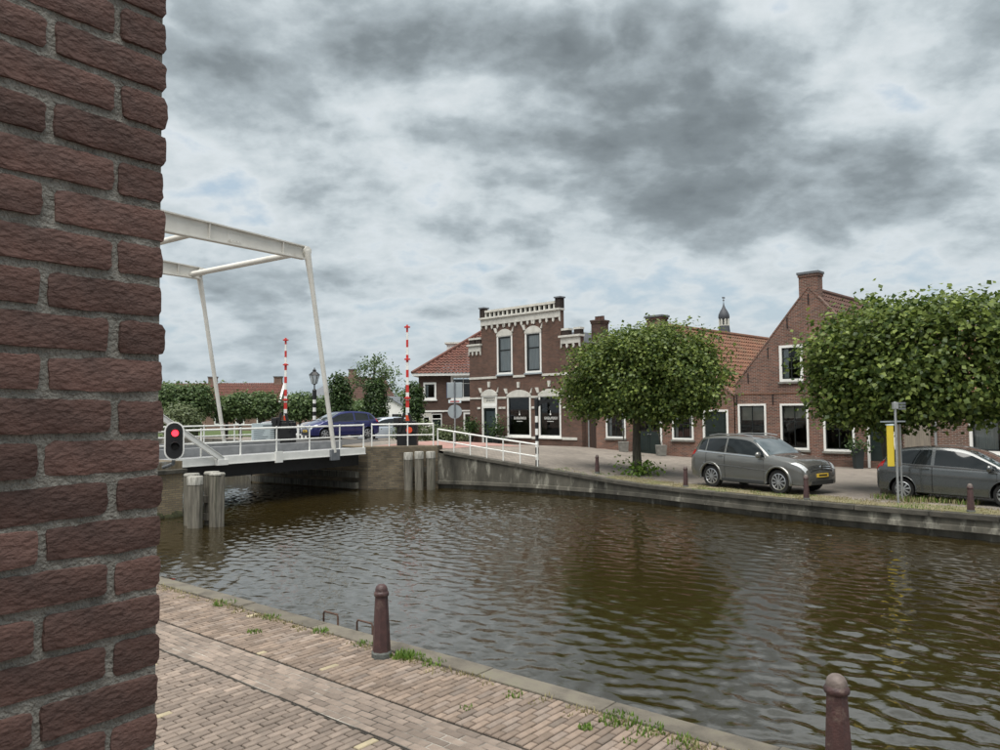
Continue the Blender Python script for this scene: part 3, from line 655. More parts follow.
ql = empty('quay_ladder', quay(4.45, 0.06, -0.02), CAN_ROT, 'rusty iron quay ladder with two hoops rising above the near quay edge', 'ladder')
for x in (-0.28, 0.36):
    MB().tube([(x - 0.14, 0, -0.5), (x - 0.14, 0, 0.10), (x - 0.125, 0, 0.13), (x + 0.125, 0, 0.13), (x + 0.14, 0, 0.10), (x + 0.14, 0, -0.5)], 0.012, 8).build('hoop', 'rusty_iron', ql, smooth=True)
for z in (-0.25, -0.45): MB().tube([(-0.42, 0, z), (0.5, 0, z)], 0.012, 8).build('rung', 'rusty_iron', ql)

# ------------------------------------------------------------------ the drawbridge
A0 = Vector((-9.8, 24.6)); BW = 6.8
def bridge_pt(s, w, z=0.0): p = A0 + WD * s + Vector((-WD.y, WD.x)) * w; return (p.x, p.y, z)
br = empty('drawbridge', (A0.x, A0.y, 0), WROT, 'white steel drawbridge with overhead lifting beams and hanging rods', 'bridge')
S0, S1 = -0.85, 7.32
MB().box(S0, S1, 0.07, BW - 0.07, 0.93, 1.10).build('deck_plate', 'deck_grey', br)
for w in (0.35, 1.6, 2.8, 4.0, 5.2, 6.45): MB().box(S0 + 0.1, S1 - 0.1, w - 0.12, w + 0.12, 0.42, 0.93).build('deck_girder', 'black_iron', br)
MB().box(S0, S1, 1.48, BW - 1.48, 1.102, 1.17).build('carriageway', 'asphalt', br)
for w0 in (1.30, BW - 1.48): MB().box(S0, S1, w0, w0 + 0.18, 1.103, 1.40).build('kerb_beam', 'deck_grey', br, bevel=0.01)
for w0 in (-0.07, BW - 0.07):
    f_ = MB().box(S0, S1, w0, w0 + 0.13, 0.87, 1.14); f_.box(S0, S1, w0 - 0.03, w0, 0.87, 0.895); f_.build('fascia_beam', 'white_paint', br)
MB().box(2.86, 3.16, -0.16, -0.075, 0.80, 1.20).build('lift_bracket', 'white_paint', br)
def railing(parent, pts, H, mat='white_paint', name='railing', midz=0.52, pr=0.028, rr_=0.026, post_h=0.06):
    """posts at pts (with the base z) and two rails between them, all parts of parent"""
    for p in pts: MB().tube([(p[0], p[1], p[2] - 0.02), (p[0], p[1], p[2] + H + post_h)], pr, 8).build('post', mat, parent)
    for a, b in zip(pts, pts[1:]):
        for hh, r_ in ((H, rr_ * 1.25), (H * midz, rr_)): MB().tube([(a[0], a[1], a[2] + hh), (b[0], b[1], b[2] + hh)], r_, 8).build('rail', mat, parent)
for w in (0.0, BW): railing(br, [(s, w, 1.12) for s in (-0.8, 0.0, 1.5, 3.0, 4.5, 6.0, 7.28)], 0.92)
# overhead frame: two tapered beams, cross tubes, rods, portal
for w in (0.0, BW):
    b = MB(); zb = 8.36
    tops = [(4.22, 8.82), (-1.4, 8.98), (-4.5, 9.12), (-9.5, 9.0)]
    for (sa, ta), (sb, tb) in zip(tops, tops[1:]):
        b.add([(sa, w - 0.02, zb), (sb, w - 0.02, zb), (sb, w - 0.02, tb), (sa, w - 0.02, ta), (sa, w + 0.02, zb), (sb, w + 0.02, zb), (sb, w + 0.02, tb), (sa, w + 0.02, ta)],
              [(0, 1, 2, 3), (4, 7, 6, 5)])
        for z_a, z_b in ((ta, tb), (zb, zb)): b.bar((sa, w, z_a), (sb, w, z_b), 0.24, 0.045)
    lbm = b.build('lifting_beam', 'beam_paint', br)
    for sp_s in (1.2, -2.0):
        zt_ = float(np.interp(-sp_s, [-4.22, 1.4, 4.5], [8.82, 8.98, 9.12])); pl_ = MB().box(sp_s - 0.28, sp_s + 0.28, w - 0.032, w + 0.032, 8.44, zt_ - 0.08)
        for bx_ in (-0.2, -0.07, 0.07, 0.2):
            for bz_ in (8.50, zt_ - 0.15): pl_.box(sp_s + bx_ - 0.016, sp_s + bx_ + 0.016, w - 0.05, w + 0.05, bz_ - 0.016, bz_ + 0.016)
        pl_.build('splice_plate', 'beam_paint', lbm)
    for st_s in (3.2, 0.2, -3.4): MB().box(st_s - 0.012, st_s + 0.012, w - 0.11, w + 0.11, 8.385, float(np.interp(-st_s, [-4.22, 1.4, 4.5], [8.82, 8.98, 9.12])) - 0.025).build('stiffener', 'beam_paint', lbm)
    MB().lathe([(0.10, -0.17), (0.17, -0.16), (0.17, 0.16), (0.10, 0.17)], 14, (4.28, w, 8.66), 'y').build('hinge_drum', 'beam_paint', br, smooth=True)
    yo = -0.12 if w == 0 else 0.12
    MB().tube([(4.26, w + yo, 8.66), (4.55, w + yo, 7.1), (5.62, w + yo, 1.02)], [0.13, 0.088, 0.085], 12).build('hanger_rod', 'beam_paint', br, smooth=True)
    MB().box(5.42, 5.86, min(w + yo - 0.06, w + yo + 0.06), max(w + yo - 0.06, w + yo + 0.06), 0.72, 1.14).build('rod_foot', 'lead_grey', br, bevel=0.015)
    MB().bar((-4.5, w, 0.9), (-4.5, w, 8.33), 0.34, 0.34, up=(1, 0, 0)).build('portal_post', 'beam_paint', br)
for s, r_, z in ((3.85, 0.115, 8.50), (-0.35, 0.10, 8.46), (-9.3, 0.2, 8.7)): MB().tube([(s, 0.03, z), (s, BW - 0.03, z)], r_, 12).build('cross_tube', 'beam_paint', br, smooth=True)
MB().box(-4.65, -4.35, 0.18, BW - 0.18, 7.6, 8.0).build('portal_lintel', 'beam_paint', br)
st = MB().bar((-2.6, -0.22, 3.22), (0.66, -0.22, 1.04), 0.10, 0.17); st.bar((-2.6, -0.22, 3.31), (0.66, -0.22, 1.13), 0.15, 0.02); st.build('push_strut', 'white_paint', br)
MB().box(0.45, 0.85, -0.28, -0.075, 0.86, 1.06).build('strut_hinge', 'white_paint', br, bevel=0.01)

# abutments
ab = empty('bridge_abutment', (abut[1].x, abut[1].y, 0), 0, 'stone abutment under the right end of the drawbridge', 'abutment')
poly = [(-2.60, 31.14), (-5.42, 30.72), (-11.6, 35.10), (-11.3, 35.6), (-5.35, 31.35), (-2.45, 31.75)]
MB().slab([(x - abut[1].x, y - abut[1].y) for x, y in poly], -1.6, 1.155).build('stone_face', 'abutment_stone', ab, bevel=0.03)
for z0 in (0.02, -0.42):
    a_, b_2 = Vector((-5.75, 30.86)), Vector((-11.3, 34.75)); off = Vector((-0.10, -0.14))
    MB().bar(Vector((a_.x + off.x - abut[1].x, a_.y + off.y - abut[1].y, z0)), Vector((b_2.x + off.x - abut[1].x, b_2.y + off.y - abut[1].y, z0)), 0.16, 0.24).build('fender_timber', 'pile_wood', ab)
ab2 = empty('bridge_abutment', bridge_pt(-5, 3.4), WROT, 'yellow brick abutment with moss at the water under the left end of the drawbridge', 'abutment')
MB().box(-6.0, 4.1, -3.85, 3.9, -1.6, 0.72).build('brick_face', 'abutment_brick', ab2)
MB().box(-6.0, 4.2, -3.95, 4.0, 0.72, 0.86).build('cap_band', 'quay_cap', ab2, bevel=0.02)
MB().box(-6.0, 4.15, -3.72, 3.8, 0.86, 1.10).build('deck_edge', 'abutment', ab2)
b = MB()
for k in range(24):
    s_ = 4.1 - k * 0.28; b.lathe([(0.16, -0.28), (0.22, -0.05), (0.15, 0.06), (0.02, 0.10)], 8, (s_ + rnd.uniform(-.1, .1), -3.86, WATER + rnd.uniform(-0.06, 0.10)))
tag(b.build('moss_growth', 'moss', ab2, smooth='all'), kind='stuff')
railing(ab2, [(s, -3.4, 1.08) for s in (-5.9, -4.4, -2.9, -1.4, 0.1, 1.6, 3.1, 4.05)], 0.94); railing(ab2, [(s, 3.4, 1.08) for s in (-5.9, -2.9, 0.1, 4.05)], 0.94)
# railing on the right abutment and down the ramp
ar = empty('landing_railing', (-5.35, 31.0, 0), 0, 'short white railing on the stone abutment beside the barrier', 'railing')
railing(ar, [(x + 5.35, y - 31.0, 1.15) for x, y in ((-5.30, 30.95), (-4.60, 31.05), (-3.85, 31.15), (-2.80, 31.30))], 0.90, midz=0.5)
ramp_pts = []
for t in np.linspace(0, 1, 7):
    line = [Vector((-2.62, 31.35)), Vector((-0.85, 30.50)), Vector((1.42, 29.18))]; d1 = (line[1] - line[0]).length; d2 = (line[2] - line[1]).length; L = t * (d1 + d2)
    p = line[0].lerp(line[1], L / d1) if L < d1 else line[1].lerp(line[2], (L - d1) / d2); ramp_pts.append((p.x, p.y, hz(p.x, p.y) + 0.012))
rp = empty('ramp_railing', (-2.62, 31.35, 0), 0, 'long sloping white railing down the ramp beside the quay wall', 'railing')
railing(rp, [(x + 2.62, y - 31.35, z) for x, y, z in ramp_pts], 0.84, midz=0.45, post_h=0.03)

# pile clusters
def pile_cluster(loc, piles, top, r, label, braces):
    o = empty('pile_cluster', loc, 0, label, 'mooring piles', 'wooden pile clusters by the bridge')
    for i, (x, y, dz, white) in enumerate(piles):
        ln = [(x + rnd.uniform(-.015, .015), y, -1.8), (x, y + rnd.uniform(-.02, .02), 0), (x, y, top + dz)]
        pm_ = MB(); nn_ = 18; zs_ = [-1.8, -0.9, -0.6, -0.3, 0.0, 0.3, 0.6, top + dz - 0.03, top + dz]; gr = [rnd.uniform(0.90, 1.05) for _ in range(nn_)]
        for iz, z_ in enumerate(zs_):
            for k in range(nn_): rr_2 = r * gr[k] * (1 + rnd.uniform(-0.02, 0.02)) * (0.93 if iz == len(zs_) - 1 else 1.0) * (0.93 if -0.7 < z_ < -0.2 else 1); pm_.v.append((x + rr_2 * math.cos(6.2832 * k / nn_), y + rr_2 * math.sin(6.2832 * k / nn_), z_))
        for iz in range(len(zs_) - 1):
            for k in range(nn_): k2 = (k + 1) % nn_; pm_.f.append((iz * nn_ + k, iz * nn_ + k2, (iz + 1) * nn_ + k2, (iz + 1) * nn_ + k))
        pm_.f.append(tuple((len(zs_) - 1) * nn_ + k for k in range(nn_)))
        p = pm_.build('pile', 'pile_wood', o)
        MB().lathe([(r * 1.03, top + dz - white), (r * 1.03, top + dz - 0.02), (r * 0.93, top + dz + 0.012), (0.01, top + dz + 0.014)], 14, (x, y, 0), caps=False).build('painted_top', 'pile_paint', p, smooth=True)
    for a, b_ in braces: MB().bar(a, b_, 0.10, 0.20).build('brace', 'pile_wood', o)
pile_cluster((-8.45, 21.4, 0), [(-0.42, 0.22, 0.02, .05), (-0.12, -0.28, -0.02, .22), (0.13, 0.30, 0.06, .05), (0.42, -0.08, 0.05, .04)], 0.84, 0.215, 'cluster of four grey timber piles standing in the water under the red signal',
             [((-0.45, 0.05, 0.15), (0.45, 0.12, 0.15)), ((-0.45, 0.05, -0.35), (0.45, 0.12, -0.35))])
pile_cluster((-3.3, 30.65, 0), [(-0.46, 0, 0, .28), (-0.02, -0.06, 0.04, .28), (0.44, 0.04, 0.03, .26)], 0.90, 0.185, 'cluster of three white topped timber piles in front of the stone abutment', [((-0.5, 0.16, 0.2), (0.5, 0.18, 0.2))])

# shipping signal
sg = empty('bridge_signal', (-9.33, 21.5, 1.25), math.atan2(9.33, 21.5) * 1.0, 'black oval shipping signal with white rim and lit red lamp beside the brick wall', 'signal')
def stadium(w, h, n=10):
    r_ = w / 2; return [(r_ * math.cos(a), h / 2 - r_ + r_ * math.sin(a)) for a in np.linspace(0, math.pi, n)] + [(r_ * math.cos(a), -(h / 2 - r_) + r_ * math.sin(a)) for a in np.linspace(math.pi, 2 * math.pi, n)]
MB().prism([(x, z + 0.56) for x, z in stadium(0.53, 1.10)], 0.0, 0.06).build('rim', 'white_paint', sg)
MB().prism([(x, z + 0.56) for x, z in stadium(0.45, 1.02)], -0.012, 0.0).build('face', 'black_iron', sg)
for z, m in ((0.78, 'signal_red'), (0.40, 'dark_void')):
    MB().lathe([(0.095, -0.03), (0.085, -0.045), (0.05, -0.06), (0.005, -0.065)], 16, (0.02, 0, z), 'y', caps=False).build('lens', m, sg, smooth=True)
    MB().tube([(0.02 + 0.125 * math.cos(a), -0.10, z + 0.125 * math.sin(a)) for a in np.linspace(0.1, math.pi - 0.1, 9)], 0.012, 6).build('hood', 'black_iron', sg)
    b = MB()
    for a0_, a1_ in zip(np.linspace(0, math.pi, 9), np.linspace(0, math.pi, 9)[1:]):
        pa, pb = [(0.02 + 0.125 * math.cos(q_), 0.125 * math.sin(q_) + z) for q_ in (a0_, a1_)]
        b.add([(pa[0], -0.012, pa[1]), (pb[0], -0.012, pb[1]), (pb[0], -0.14, pb[1]), (pa[0], -0.14, pa[1])], [(0, 1, 2, 3)])
    b.build('visor', 'black_iron', sg)
MB().tube([(0, 0.10, 0.25), (-0.02, 0.16, -0.10), (-0.30, 1.7, -0.30)], 0.05, 8).build('bracket', 'lead_grey', sg)
# ------------------------------------------------------------------ houses along the far street
FD = Vector((0.7146, -0.6996)); FN = Vector((0.6996, 0.7146)); FP = Vector((14.81, 32.44)); FROT = math.atan2(FD.y, FD.x)
def fac(s, back=0.0): return FP - FD * s + FN * back
def wall(parent, name, mat, x0, x1, z0, z1, holes=(), th=0.26, y0=0.0, inside=None, gable=None):
    """front wall in (x, z) with real openings; gable clips it to a convex outline; inside(x, z) drops cells"""
    xs = sorted(set([x0, x1] + [v for h in holes for v in h[:2]] + ([v for v in inside[1]] if inside else [])))
    zs = sorted(set([z0, z1] + [v for h in holes for v in h[2:4]] + ([v for v in inside[2]] if inside else [])))
    xs = [v for v in xs if x0 <= v <= x1]; zs = [v for v in zs if z0 <= v <= z1]
    def keep(i, j):
        if i < 0 or j < 0 or i >= len(xs) - 1 or j >= len(zs) - 1: return None
        cx, cz = (xs[i] + xs[i + 1]) / 2, (zs[j] + zs[j + 1]) / 2
        if inside and not inside[0](cx, cz): return None
        return not any(h[0] < cx < h[1] and h[2] < cz < h[3] for h in holes)
    b = MB()
    for i in range(len(xs) - 1):
        for j in range(len(zs) - 1):
            if not keep(i, j): continue
            poly = [(xs[i], zs[j]), (xs[i + 1], zs[j]), (xs[i + 1], zs[j + 1]), (xs[i], zs[j + 1])]
            if gable:
                for a, c in zip(gable, gable[1:]): poly = clip(poly, a, c)
            if len(poly) < 3: continue
            n = len(poly)
            b.add([(p[0], y0, p[1]) for p in poly], [tuple(range(n))]); b.add([(p[0], y0 + th, p[1]) for p in poly], [tuple(range(n))[::-1]])
            for di, dj, e in ((-1, 0, ((0, 0), (0, 1))), (1, 0, ((1, 0), (1, 1))), (0, -1, ((0, 0), (1, 0))), (0, 1, ((0, 1), (1, 1)))):
                nb_ = keep(i + di, j + dj)
                if nb_ is True: continue
                if gable and nb_ is None: continue
                p, q_ = [(xs[i + a], zs[j + c]) for a, c in e]
                b.add([(p[0], y0, p[1]), (q_[0], y0, q_[1]), (q_[0], y0 + th, q_[1]), (p[0], y0 + th, p[1])], [(0, 1, 2, 3)])
    return b.build(name, mat, parent, fix=False)
def frame_mb(x0, x1, z0, z1, w, ya, yb, bottom=None):
    b = MB(); wb_ = w if bottom is None else bottom
    b.box(x0, x0 + w, ya, yb, z0, z1); b.box(x1 - w, x1, ya, yb, z0, z1); b.box(x0 + w, x1 - w, ya, yb, z1 - w, z1)
    if wb_ > 0: b.box(x0 + w, x1 - w, ya, yb, z0, z0 + wb_)
    return b
def window(parent, x0, x1, z0, z1, cols=2, rows=2, fw=0.09, sash='frame_dark', sw=0.045, curtain=None, sill='stone_planter', frame='frame_white', split=None, label=None, pale_reflection=0.0):
    w = frame_mb(x0, x1, z0, z1, fw, -0.035, 0.10).build('window', frame, parent)
    if label: w['label'] = label
    ix0, ix1, iz0, iz1 = x0 + fw, x1 - fw, z0 + fw, z1 - fw
    s = frame_mb(ix0, ix1, iz0, iz1, sw, 0.015, 0.07)
    xs = [ix0 + (ix1 - ix0) * i / cols for i in range(cols + 1)]
    zs = [iz0, iz1] if rows == 1 else ([iz0 + (iz1 - iz0) * i / rows for i in range(rows + 1)] if split is None else [iz0, iz0 + (iz1 - iz0) * split, iz1])
    for x in xs[1:-1]: s.box(x - sw * 0.4, x + sw * 0.4, 0.018, 0.068, iz0 + sw, iz1 - sw)
    for z in zs[1:-1]: s.box(ix0 + sw, ix1 - sw, 0.012, 0.072, z - sw * 0.4, z + sw * 0.4)
    s.build('sash', sash, w)
    for i in range(len(xs) - 1):
        for j in range(len(zs) - 1):
            t = rnd.uniform(-0.004, 0.004)
            MB().add([(xs[i] + .01, 0.045 + t, zs[j] + .01), (xs[i + 1] - .01, 0.045, zs[j] + .01), (xs[i + 1] - .01, 0.045 - t, zs[j + 1] - .01), (xs[i] + .01, 0.045, zs[j + 1] - .01)], [(0, 1, 2, 3)]).build('pane', 'glass', w, fix=False)
    if curtain:
        for (ca, cb) in curtain:
            b = MB(); n = 28; xa, xb = ix0 + (ix1 - ix0) * ca, ix0 + (ix1 - ix0) * cb
            for i in range(n + 1):
                x = xa + (xb - xa) * i / n; y = 0.10 + 0.016 * math.sin(i * 1.9)
                b.v += [(x, y, iz0), (x, y, iz1)]
            b.f = [(2 * i, 2 * i + 2, 2 * i + 3, 2 * i + 1) for i in range(n)]
            b.build('curtain', 'curtain', w, smooth='all', fix=False)
    if pale_reflection: MB().box(ix0 + .02, ix1 - .02, 0.16, 0.165, iz1 - (iz1 - iz0) * pale_reflection, iz1).build('pale_reflection', 'stucco', w)  # added panel that imitates the pale reflection in the upper panes
    if sill: MB().box(x0 - 0.06, x1 + 0.06, -0.10, 0.02, z0 - 0.10, z0 - 0.003).build('sill', sill, w, bevel=0.01)
    return w
def panel_door(parent, x0, x1, z0, z1, leaf='door_green', frame='frame_white', fw=0.10, transom=0.35, leaves=1, glass=0.0, label=None):
    d = frame_mb(x0, x1, z0, z1, fw, -0.03, 0.12, 0.0).build('door', frame, parent)
    if label: d['label'] = label
    ix0, ix1 = x0 + fw, x1 - fw; zt = z1 - fw - transom
    if transom:
        MB().box(ix0, ix1, -0.02, 0.1, zt - 0.03, zt + 0.03).build('transom_bar', frame, d)
        MB().add([(ix0, 0.05, zt + .03), (ix1, 0.05, zt + .03), (ix1, 0.05, z1 - fw), (ix0, 0.05, z1 - fw)], [(0, 1, 2, 3)]).build('pane', 'glass', d, fix=False)
    wl_ = (ix1 - ix0) / leaves
    for k in range(leaves):
        a, c = ix0 + k * wl_ + 0.006, ix0 + (k + 1) * wl_ - 0.006
        b = MB(); top = zt - 0.03
        if glass:
            zg = z0 + (top - z0) * (1 - glass); b.box(a, c, 0.03, 0.08, z0 + .02, zg); f_ = 0.09
            b.box(a, a + f_, 0.03, 0.08, zg, top); b.box(c - f_, c, 0.03, 0.08, zg, top); b.box(a + f_, c - f_, 0.03, 0.08, top - f_, top)
            MB().add([(a + f_, 0.055, zg), (c - f_, 0.055, zg), (c - f_, 0.055, top - f_), (a + f_, 0.055, top - f_)], [(0, 1, 2, 3)]).build('door_glass', 'glass', d, fix=False)
            b.box(a + f_, c - f_, 0.01, 0.03, z0 + 0.18, zg - 0.12)
        else:
            b.box(a, c, 0.03, 0.08, z0 + .02, top); h3 = (top - z0) / 2
            for q_ in range(2): b.box(a + 0.12, c - 0.12, 0.012, 0.03, z0 + q_ * h3 + 0.15, z0 + (q_ + 1) * h3 - 0.12)
        b.build('leaf', leaf, d, bevel=0.006)
        MB().lathe([(0.02, -0.05), (0.03, -0.03), (0.015, 0.0)], 8, (c - 0.07 if k == 0 else a + 0.07, 0.03, z0 + 1.02), 'y').build('handle', 'chrome', d)
    return d
def tiles(parent, name, mat, o, ux, uy, W, L, cuts=(), pitch=0.28, row=0.34):
    """pantile sheet: W along ux, L up uy, real waves and courses; cuts are (point, normal) planes that remove the positive side"""
    o, ux, uy = Vector(o), Vector(ux).normalized(), Vector(uy).normalized(); un = ux.cross(uy).normalized()
    if un.z < 0: un = -un
    nw = max(8, int(W / pitch * 5)); nr = max(2, int(L / row)); b = MB()
    for r_ in range(nr):
        for e in (0, 1):
            for i in range(nw + 1):
                x = W * i / nw; h = 0.040 * math.sin(2 * math.pi * x / pitch) + (0.055 if e == 0 else 0.0) + 0.006 * mnoise.noise(Vector((x * 3, r_ * 1.3, 0)))
                y = min(L, (r_ + e * 1.0) * L / nr + (-0.02 if e == 0 else 0.01)); b.v.append(tuple(o + ux * x + uy * y + un * h))
        k = len(b.v) - 2 * (nw + 1)
        for i in range(nw): b.f.append((k + i, k + i + 1, k + nw + 1 + i + 1, k + nw + 1 + i))
    me = b.mesh(name, mat, fix=False); bm = bmesh.new(); bm.from_mesh(me)
    for (p, n) in cuts:
        bmesh.ops.bisect_plane(bm, geom=bm.verts[:] + bm.edges[:] + bm.faces[:], plane_co=p, plane_no=n, clear_outer=True)
    bm.to_mesh(me); bm.free(); me.shade_smooth(); return link(name, me, parent)
def chimney(parent, x0, x1, y0, y1, z0, z1, mat, cap='lead_grey', pots=0, capo=0.09):
    c = MB().box(x0, x1, y0, y1, z0, z1).build('chimney', mat, parent)
    MB().box(x0 - capo * .5, x1 + capo * .5, y0 - capo * .5, y1 + capo * .5, z1 - 0.16, z1 - 0.04).build('corbel', mat, c)
    MB().box(x0 - capo, x1 + capo, y0 - capo, y1 + capo, z1 - 0.04, z1 + 0.06).build('cap', cap, c)
    for i in range(pots):
        MB().lathe([(0.11, z1 + .06), (0.10, z1 + .28), (0.12, z1 + .30)], 10, (x0 + (x1 - x0) * (i + .5) / pots, (y0 + y1) / 2, 0)).build('pot', 'tile_brown', c)
    return c
def gable_house(name, label, s_left, s_right, s_apex, eave, apex, depth, bmat, tmat, holes, base):
    p = fac(s_apex); o = empty(name, (p.x, p.y, base), FROT, label, 'house', 'houses along the far quay')
    x0, x1 = s_apex - s_left, s_apex - s_right; ev, ap = eave - base, apex - base
    gab = [(x0, -1), (x1, -1), (x1, ev), (0.0, ap), (x0, ev), (x0, -1)]
    hl = [(s_apex - h[0], s_apex - h[1], h[2] - base, h[3] - base) for h in holes]
    wall(o, 'front_wall', bmat, x0, x1, -0.5, ap, hl, gable=gab)
    b = MB()
    for x in (x0, x1):
        b.add([(x, 0.26, -.5), (x, depth, -.5), (x, depth, ev - .06), (x, 0.26, ev - .06)], [(0, 1, 2, 3)])
    b.add([(x0, depth, -.5), (x1, depth, -.5), (x1, depth, ev), (0, depth, ap - .05), (x0, depth, ev)], [(0, 1, 2, 3, 4)])
    b.build('rear_walls', bmat, o, fix=False)
    rf = None
    for sx, xe in ((-1, x0), (1, x1)):
        up = Vector((-xe, 0, ap - ev)); L = up.length + 0.25; up.normalize()
        r_ = tiles(o, 'roof', tmat, Vector((xe, 0.27, ev - 0.10)) - up * 0.22, (0, 1, 0), up, depth - 0.2, L + 0.02)
        lining = MB(); lining.add([(xe, 0.3, ev - 0.2), (xe, depth, ev - 0.2), (0, depth, ap - 0.2), (0, 0.3, ap - 0.2)], [(0, 1, 2, 3)]); lining.build('lining', 'dark_void', r_, fix=False)
        # brick verge on the gable
        v = MB(); a, c = Vector((xe, 0.13, ev + 0.02)), Vector((0.0, 0.13, ap + 0.02)); v.bar(a, c, 0.30, 0.05, up=(0, 1, 0.001)) if False else v.bar(a, c, 0.31, 0.06); v.build('verge', bmat, o)
    MB().tube([(0, 0.5, ap - 0.06), (0, depth, ap - 0.06)], 0.13, 8).build('ridge', tmat, o)
    return o, x0, x1
# --- gable house (middle right)
gh, x0, x1 = gable_house('gable_house', 'steep gabled red brick house with a chimney on its peak behind the grey SUV', 5.0, -2.28, 1.36, 3.62, 7.98, 9.5, 'brick_gable', 'tile_brown',
    [(4.85, 3.46, .70, 2.77), (2.79, 1.50, .68, 2.76), (2.76, 1.68, 3.76, 5.42), (.86, -.45, .66, 2.60), (-.95, -2.05, .02, 2.62)], -0.02)
def H(s): return 1.36 - s
window(gh, H(4.85), H(3.46), .72, 2.79, 2, 2, pale_reflection=.36); window(gh, H(2.79), H(1.50), .70, 2.78, 2, 2, split=0.62, pale_reflection=.3)
window(gh, H(2.76), H(1.68), 3.78, 5.44, 2, 3, fw=0.12, curtain=[(0.0, 0.32)]); window(gh, H(.86), H(-.45), .68, 2.62, 2, 2)
panel_door(gh, H(-.95), H(-2.05), .04, 2.64, label='dark green front door with white frame')
chimney(gh, -0.42, 0.42, 0.01, 0.58, 7.35, 8.62, 'brick_gable', capo=.07)
MB().box(x0 + .02, x1 - .02, -0.022, -0.002, 3.22, 3.275).build('string_course', 'tile_orange', gh)
for s, z in ((1.36, 7.45), (0.3, 6.4), (2.35, 6.45), (3.3, 5.15), (4.3, 4.0), (3.12, 2.98), (4.9, 3.0), (0.2, 4.6), (1.18, 3.0)):
    MB().box(H(s) - 0.02, H(s) + 0.02, -0.03, -0.002, z - 0.24, z + 0.24).build('wall_anchor', 'black_iron', gh)
pb = MB().box(x0, x1, -0.012, -0.001, 0, 0.32); pb.build('plinth', 'brick_shop', gh)
# --- low gabled house behind the tree
lh, x0, x1 = gable_house('low_house', 'low red brick house with orange tiled roof behind the left quayside tree', 13.3, 5.06, 9.3, 3.15, 7.05, 15.0, 'brick_low', 'tile_orange',
    [(12.61, 11.31, 1.0, 2.55), (10.62, 9.06, .22, 2.72), (8.46, 7.24, 1.0, 2.55), (6.72, 5.36, .14, 2.50)], 0.05)
def H(s): return 9.3 - s
window(lh, H(12.61), H(11.31), .96, 2.51, 2, 2, curtain=[(0, .2), (.8, 1)]); window(lh, H(8.46), H(7.24), .96, 2.51, 2, 2, curtain=[(0, .18), (.82, 1)])
panel_door(lh, H(10.62), H(9.06), .18, 2.68, leaves=2, glass=.42, label='double dark green front door with glazed tops')
panel_door(lh, H(6.72), H(5.36), .10, 2.46, leaves=1, transom=0, label='dark green plank door with white frame')
MB().box(H(10.8), H(8.9), -0.55, -0.04, -.2, 0.17).build('doorstep', 'stone_planter', lh, bevel=0.02)
chimney(lh, -0.62, 0.30, 0.05, 0.62, 6.4, 7.36, 'brick_shop')
for s in (11.05, 8.75):
    p = fac(s, -0.62); pl = empty('stone_planter', (p.x, p.y, hz(p.x, p.y)), FROT, 'weathered stone planter %s of the double green door' % ('left' if s > 10 else 'right'), 'planter', 'stone planters by the double door')
    t = MB().lathe([(0.30, 0), (0.35, 0.48), (0.37, 0.53)], 4); t.build('trough', 'stone_planter', pl, bevel=0.02)
    st_ = MB()
    for k in range(5): st_.tube([(0, 0, .5), (rnd.uniform(-.1, .1), rnd.uniform(-.1, .1), 0.9), (rnd.uniform(-.3, .3), rnd.uniform(-.2, .2), 1.25)], 0.012, 5)
    st_.build('bare_stems', 'bark', pl)
# --- long house at the right edge
p = fac(-7.2); rh = empty('terraced_house', (p.x, p.y, 0), FROT, 'low brick house with a large white window at the right edge of the photo', 'house', 'houses along the far quay')
def H(s): return -7.2 - s
x0, x1 = H(-2.32), H(-13.0)
hl = [(H(-4.7), H(-6.7), .74, 2.70), (H(-8.2), H(-10.0), .74, 2.70)]
wall(rh, 'front_wall', 'brick_right', x0, x1, -.5, 3.1, hl)
b = MB(); b.add([(x0, .26, -.5), (x0, 8, -.5), (x0, 8, 3.1), (x0, 4.1, 6.0), (x0, .26, 3.1)], [(0, 1, 2, 3, 4)]); b.add([(x1, .26, -.5), (x1, 8, -.5), (x1, 8, 3.1), (x1, 4.1, 6.0), (x1, .26, 3.1)], [(0, 1, 2, 3, 4)]); b.add([(x0, 8, -.5), (x1, 8, -.5), (x1, 8, 3.1), (x0, 8, 3.1)], [(0, 1, 2, 3)]); b.build('rear_walls', 'brick_right', rh, fix=False)
for h in hl: window(rh, h[0], h[1], h[2], h[3], 2, 1, fw=0.11, curtain=[(0.02, 0.46), (0.54, 0.98)], sill='frame_white')
tiles(rh, 'roof', 'tile_orange', (x0, -0.25, 2.95), (1, 0, 0), (0, 4.35, 3.15), x1 - x0, 5.36); tiles(rh, 'roof', 'tile_orange', (x0, 8.3, 2.95), (1, 0, 0), (0, -4.2, 3.1), x1 - x0, 5.2)
MB().box(x0, x1, -0.28, -0.12, 2.86, 2.98).build('gutter', 'frame_white', rh)
MB().tube([(H(-3.55), -0.08, 0.0), (H(-3.55), -0.08, 2.9)], 0.05, 8).build('downpipe', 'galvanised', rh, smooth=True)
MB().box(H(-2.4), H(-3.35), -0.05, -0.002, 0.0, 2.3).build('side_gate', 'board_wood', rh)

